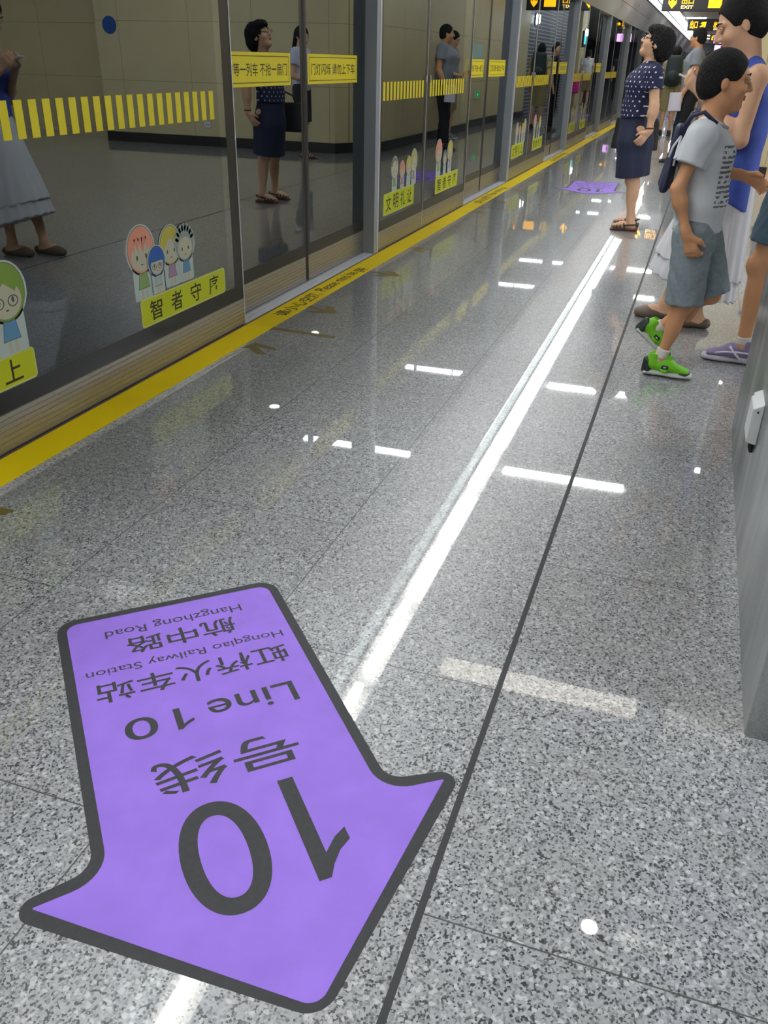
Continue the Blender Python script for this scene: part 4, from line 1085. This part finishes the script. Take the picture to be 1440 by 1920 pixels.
trousers(t, J, MDEN, .0065, .5, .022, .9, 'shorts', .012)
MGR = mat('lime_green_mesh', (110, 190, 16), .6, noise=.1, nscale=120); MTC = mat('dark_green_rubber', (34, 52, 46), .5); MSL = mat('pale_sole', (198, 204, 196), .6); MSK = mat('white_sock', (216, 212, 204), .9)
def shoe_part(t, name, label=None):
    e = bpy.data.objects.new(name, None); COL.objects.link(e); e.parent = t
    if label: e['label'] = label
    return e
gc = dict(zs=1.28, sole=MSL, upper=MGR, toe=MTC, sock=MSK)
shoe(shoe_part(t, 'shoe', 'lime green shoe flat on the floor'), J['ankR'], (1, -.06, 0), 'sneaker', gc, .212, 0., J['kneeR']-J['ankR'])
shoe(shoe_part(t, 'shoe', 'lime green shoe with its heel raised'), J['ankL'], (1, 0, 0), 'sneaker', gc, .212, .66, J['kneeL']-J['ankL'])
# drawstring bag on the boy's back
t = thing('drawstring_bag', 'navy drawstring bag on the back of the walking boy', 'bag', (-.085, 4., .9))
S = Sdf(); S.tube((-.122, 4.03, .82), (-.098, 4.03, 1.03), (0, 1, 0), (.125, .026), (.10, .018), .02, (False, False)); S.warp(lambda P: .004*np.sin(P[..., 1]*60+P[..., 2]*25))
S.build('bag_body', mat('navy_nylon', (40, 46, 74), .6), t, .007)
for y, dx in ((3.925, 0), (4.16, 0)):
    MB().tube([(-.09, y, 1.02), (-.06, y-.01, 1.085), (-.015, y-.005, 1.10), (.04, y-.0, 1.06)], .009, 8).build('shoulder_strap', mat('navy_nylon'), t, True)
for pts in ([(-.088, 3.93, 1.01), (-.112, 3.91, .97), (-.122, 3.905, .93)], [(-.086, 3.93, 1.01), (-.094, 3.905, .96), (-.098, 3.9, .90)]):
    MB().tube(pts, .0045, 8).build('white_cord', mat('white_cord', (210, 210, 216), .8), t, True)

# ---------------------------------------------------------------- woman in blue with phone
J = joints(.16, 4.96, 180, 1.60); F = J['F']
J['pel'] = V([.165, 4.96, .84]); J['waist'] = V([.17, 4.96, .97]); J['chest'] = V([.165, 4.96, 1.13]); J['neck'] = V([.15, 4.96, 1.275])
J['shL'] = V([.19, 4.81, 1.225]); J['shR'] = V([.18, 5.11, 1.225]); J['elL'] = V([.165, 4.785, .95]); J['wrL'] = V([-.045, 4.86, 1.14]); J['hdL'] = V([-.75, .2, .62]); J['pnL'] = V([.3, .8, .4]); J['thL'] = V([-.3, .4, .8]); J['curlL'] = .6
J['elR'] = V([.14, 5.12, .97]); J['wrR'] = V([-.03, 5.02, 1.14]); J['hdR'] = V([-.75, -.25, .55]); J['pnR'] = V([.3, -.8, .4]); J['thR'] = V([-.3, -.4, .8]); J['curlR'] = .6
J['hipL'] = V([.16, 4.88, .82]); J['hipR'] = V([.16, 5.04, .82]); J['kneeL'] = V([.12, 4.89, .43]); J['kneeR'] = V([.05, 5.05, .43]); J['ankL'] = V([.12, 4.90, .08]); J['ankR'] = V([-.045, 5.03, .08])
J['head'] = V([.078, 4.955, 1.435]); a = math.radians(24); J['hf'] = V([-math.cos(a), -.1, -math.sin(a)]); J['hu'] = V([-math.sin(a), 0, math.cos(a)]); J['hs'] = 1.1
t = person('woman in a sleeveless blue top and long white skirt looking down at a phone', J)
H = make_body(t, J, M_SKIN, .006, .98, True, True); face_details(t, H); hair(t, H, 'ponytail', .006)
MBL = mat('royal_blue_cloth', (64, 88, 178), .75, noise=.1, nscale=30); l = F.R[:, 1]
S = Sdf(); S.tube((.155, 4.96, .60), J['waist'], l, (.185, .135), (.14, .112), .03, (True, False)); S.tube(J['waist'], J['chest'], l, (.14, .112), (.155, .12), .04)
S.tube(J['chest'], (.16, 4.96, 1.25), l, (.155, .12), (.115, .062), .04); S.ell((.085, 4.96, 1.12), (.065, .13, .07), None, .04)
S.cone((.185, 4.855, 1.255), (.18, 5.065, 1.255), .034, .034, .02)
S.cone((.13, 4.96, 1.27), (.05, 4.96, 1.40), .072, .12, .01, 's')
for s_ in ((.192, 4.775, 1.21), (.182, 5.145, 1.21)): S.cone(s_, (s_[0]-.01, s_[1], 1.13), .062, .055, .012, 's')
S.cut((.155, 4.96, .66), (-.42, 0, -1)); S.warp(lambda P: .003*np.sin(P[..., 1]*40+P[..., 0]*26)*np.clip((1.1-P[..., 2])*3, 0, 1)); S.build('sleeveless_top', MBL, t, .0065)
MWS = mat('white_skirt_cloth', (220, 220, 224), .8)
S = Sdf(); S.tube((.165, 4.96, .86), (.05, 4.96, .10), l, (.15, .115), (.25, .268), .03, (True, True)); S.cut((.055, 4.96, .225), (-.3, 0, -1))
S.warp(lambda P: .0042*np.sin(np.arctan2(P[..., 1]-4.96, P[..., 0]-.09)*22)*np.clip((.8-P[..., 2])*2, 0, 1)); S.build('long_skirt', MWS, t, .0065)
S = Sdf(); S.tube((.16, 4.96, .80), (.07, 4.96, .26), l, (.155, .13), (.232, .252), .03, (True, True)); S.cut((.055, 4.96, .325), (-.28, 0, -1))
S.warp(lambda P: .0036*np.sin(np.arctan2(P[..., 1]-4.96, P[..., 0]-.09)*18)*np.clip((.8-P[..., 2])*2, 0, 1)); S.build('upper_skirt_tier', MWS, t, .0065)
MFL = mat('brown_flat_leather', (108, 92, 78), .5)
for n in 'LR': shoe(t, J['ank'+n], (-1, .0, 0), 'flat', dict(upper=MFL), .225)
t = thing('mobile_phone', 'phone held up edge-on by the woman in blue', 'phone', (-.115, 4.93, 1.21))
pr = Fr((-.118, 4.935, 1.205), (-.94, 0, .34), (.34, 0, .94))
S = Sdf(); S.box(pr(0, 0, 0), (.055, .034, .0045), pr.R, .004); S.build('phone_body', mat('phone_white', (226, 222, 214), .3), t, .0028)
S = Sdf(); S.box(pr(0, 0, .0045), (.048, .031, .0012), pr.R, .001); S.build('phone_screen', mat('phone_glass', (24, 26, 30), .1), t, .0028)

# ---------------------------------------------------------------- person with purple sneakers at the right edge
J = joints(.42, 4.42, 180, 1.62); F = J['F']
J['ankL'] = V([.345, 4.33, .08]); J['kneeL'] = V([.345, 4.335, .46]); J['hipL'] = V([.42, 4.345, .86]); J['ankR'] = V([.62, 4.5, .10]); J['kneeR'] = V([.48, 4.5, .46]); J['hipR'] = V([.45, 4.5, .86])
for n in ('pel', 'waist', 'chest', 'neck', 'head'): J[n] = J[n]+V([.05, 0, 0])
for n in 'LR':
    J['sh'+n] = J['sh'+n]+V([.06, 0, 0]); J['el'+n] = J['el'+n]+V([.1, 0, 0]); J['wr'+n] = J['wr'+n]+V([.12, 0, 0])
t = person('person in denim shorts and purple and white sneakers stepping in beside the granite column', J)
H = make_body(t, J, M_SKIN2, .008, .95, True, False, True, False); hair(t, H, 'long', .01)
tee(t, J, mat('plain_white_cloth', (214, 214, 216), .85), .01, J['pel']-UP*.03, .5, .016, None, .95)
trousers(t, J, mat('teal_denim', (84, 108, 122), .85, noise=.12, nscale=50), .009, .38, .02, .95, 'shorts', .01)
pc = dict(zs=1.15, sole=mat('sneaker_sole', (196, 190, 200), .6), upper=mat('purple_mesh', (136, 122, 162), .7, noise=.1, nscale=90), stripe=mat('white_stripe', (226, 224, 230), .6), sock=mat('white_sock'))
shoe(shoe_part(t, 'shoe'), J['ankL'], (-1, .08, 0), 'sneaker', pc, .25, 0., J['kneeL']-J['ankL']); shoe(shoe_part(t, 'shoe'), J['ankR'], (-1, .0, 0), 'sneaker', pc, .25)

# ---------------------------------------------------------------- people farther off
def simple(label, x, y, ang, h, top, bottom, frac, hairst, skin, shoes, vox, slim=1., tweak=None, head=None, vn=None):
    J = joints(x, y, ang, h); J['creases'] = False
    if tweak: tweak(J)
    if head is not None: J['hf'] = V(head)
    t = person(label, J); H = make_body(t, J, skin, vox, slim, vox < .013, False, True, shoes[0] != 'sneaker'); hair(t, H, hairst, vox)
    if vox < .013: face_details(t, H)
    tee(t, J, top, vox, J['pel']-UP*.02*J['k'], .5, .02, vn, slim)
    trousers(t, J, bottom, vox, frac, .016, slim, 'trousers' if frac > .6 else 'shorts', .01 if frac < .6 else 0)
    for n in 'LR': shoe(shoe_part(t, 'shoe') if shoes[0] == 'sneaker' else t, J['ank'+n], J['F'].R[:, 0], shoes[0], shoes[1], .26*J['k'])
    return t, J
MGT = mat('grey_tee_cloth', (132, 136, 144), .85); MBK = mat('black_cloth', (30, 31, 36), .85); MTAN = mat('tan_cloth', (150, 128, 96), .85); MLAV = mat('lavender_white_cloth', (204, 204, 222), .85)
bsh = ('sneaker', dict(sole=mat('dark_sole', (50, 50, 54), .6), upper=mat('black_shoe', (36, 36, 42), .5)))
gsh = ('sneaker', dict(sole=MSL, upper=mat('grey_shoe', (120, 118, 116), .6)))
def armbent(J):
    F = J['F']; J['elL'] = F(-.04, .2, 1.06); J['wrL'] = F(.17, .13, 1.0); J['hdL'] = F(.8, -.3, .2)-F.o; J['wrR'] = F(.19, -.1, 1.02); J['elR'] = F(-.02, -.2, 1.06); J['hdR'] = F(.8, .3, .2)-F.o
def m1(J):
    J['ankL'] = J['ankL']+V([-.1, -.02, 0]); J['kneeL'] = J['kneeL']+V([-.05, 0, 0]); J['wrL'] = J['wrL']+V([-.06, 0, .03])
simple('man in a grey t-shirt and black trousers standing beyond the woman with the phone', -.30, 14.3, 180, 1.73, MGT, MBK, .97, 'short', M_SKIN2, bsh, .011, 1.08, m1, (-1, .35, -.05))
t = thing('paper_bag', 'white paper bag held low by the man in grey', 'bag', (-.5, 14.2, .68))
S = Sdf(); S.tube((-.47, 14.06, .69), (-.48, 14.06, .93), (1, 0, 0), (.09, .03), (.085, .02), .01, (True, True)); S.build('bag_body', mat('white_paper', (206, 200, 212), .8), t, .008)
MB().tube([(-.52, 14.06, .92), (-.50, 14.06, 1.0), (-.46, 14.06, 1.0), (-.44, 14.06, .92)], .006, 6).build('handle', mat('brown_cord', (110, 70, 44), .8), t, True)
simple('man in grey t-shirt and tan shorts looking down behind the other grey shirted man', 0.13, 16.3, 180, 1.70, mat('mid_grey_cloth', (140, 142, 144), .85), MTAN, .5, 'short', M_SKIN, gsh, .012, 1., armbent, (-.9, 0, -.42))
def p7(J):
    J['ankL'] = J['ankL']+V([-.12, -.02, 0]); J['kneeL'] = J['kneeL']+V([-.06, 0, 0]); armbent(J)
simple('person in a lavender white shirt and black shorts standing by the beige wall corner', .90, 11.95, 180, 1.60, MLAV, mat('black_skirt_cloth', (34, 38, 40), .85), .5, 'long', M_SKIN, ('sandal', dict(sole=MSR, upper=mat('dark_sandal', (48, 40, 40), .5))), .011, .95, p7, (-1, -.3, -.3))
t2, J = simple('person in khaki shorts with a dark green backpack walking away down the platform', -.79, 20., 90, 1.60, mat('khaki_shirt', (150, 140, 104), .85), mat('khaki_shorts', (160, 150, 110), .85), .5, 'long', M_SKIN, bsh, .013)
t = thing('backpack', 'large dark green backpack on the person walking away', 'backpack', (-.79, 19.8, 1.0))
S = Sdf(); S.tube((-.79, 19.77, .98), (-.79, 19.79, 1.38), (1, 0, 0), (.16, .085), (.15, .07), .03, (False, False)); S.ell((-.79, 19.67, 1.08), (.12, .05, .1), None, .03); S.build('bag_body', mat('dark_green_nylon', (34, 48, 48), .7), t, .013)
for sx in (-.09, .09): MB().tube([(-.79+sx, 19.87, 1.36), (-.79+sx*1.2, 19.98, 1.36), (-.79+sx*1.3, 20.1, 1.28), (-.79+sx*1.3, 20.12, 1.12)], .014, 6).build('shoulder_strap', mat('dark_green_nylon'), t, True)
simple('person in dark clothes hidden behind the polka dot woman, mirrored in the glass', -1.30, 19.7, 180, 1.62, mat('dark_cloth', (44, 40, 44), .85), MBK, .97, 'long', M_SKIN, bsh, .015, 1., None, (-.6, -.8, 0))
t2, J = simple('person in a black t-shirt and denim shorts by the brick wall, mirrored in the glass', .02, 26.8, 180, 1.68, MBK, mat('blue_denim', (54, 74, 100), .85), .42, 'short', M_SKIN2, gsh, .015, 1., armbent, (-1, 0, -.3))
t = thing('waist_bag', 'neon green bag at the hip of the person in black by the brick wall', 'bag', (-.1, 26.6, .85))
S = Sdf(); S.ell((-.02, 26.5, .9), (.1, .05, .14), None, .02); S.build('bag_body', mat('neon_green', (190, 226, 30), .6), t, .015)
simple('person in a white shirt far down the platform, mirrored in the glass', -.30, 31.7, 90, 1.66, mat('white_cloth', (222, 222, 220), .85), MTAN, .5, 'short', M_SKIN, gsh, .016)
t = thing('pink_bag', 'pink bag carried by the white shirted person far down the platform', 'bag', (-.05, 31.6, .7))
S = Sdf(); S.tube((.03, 31.62, .45), (.03, 31.62, .85), (1, 0, 0), (.14, .07), (.12, .05), .03); S.build('bag_body', mat('pink_nylon', (214, 40, 140), .6), t, .016)
simple('distant person in dark clothes beyond the backpack', -.9, 36., 90, 1.65, MBK, MBK, .97, 'short', M_SKIN, bsh, .02)
simple('distant person in grey standing near the glass screen', -1.5, 41., 180, 1.65, MGT, MBK, .97, 'short', M_SKIN, bsh, .02)
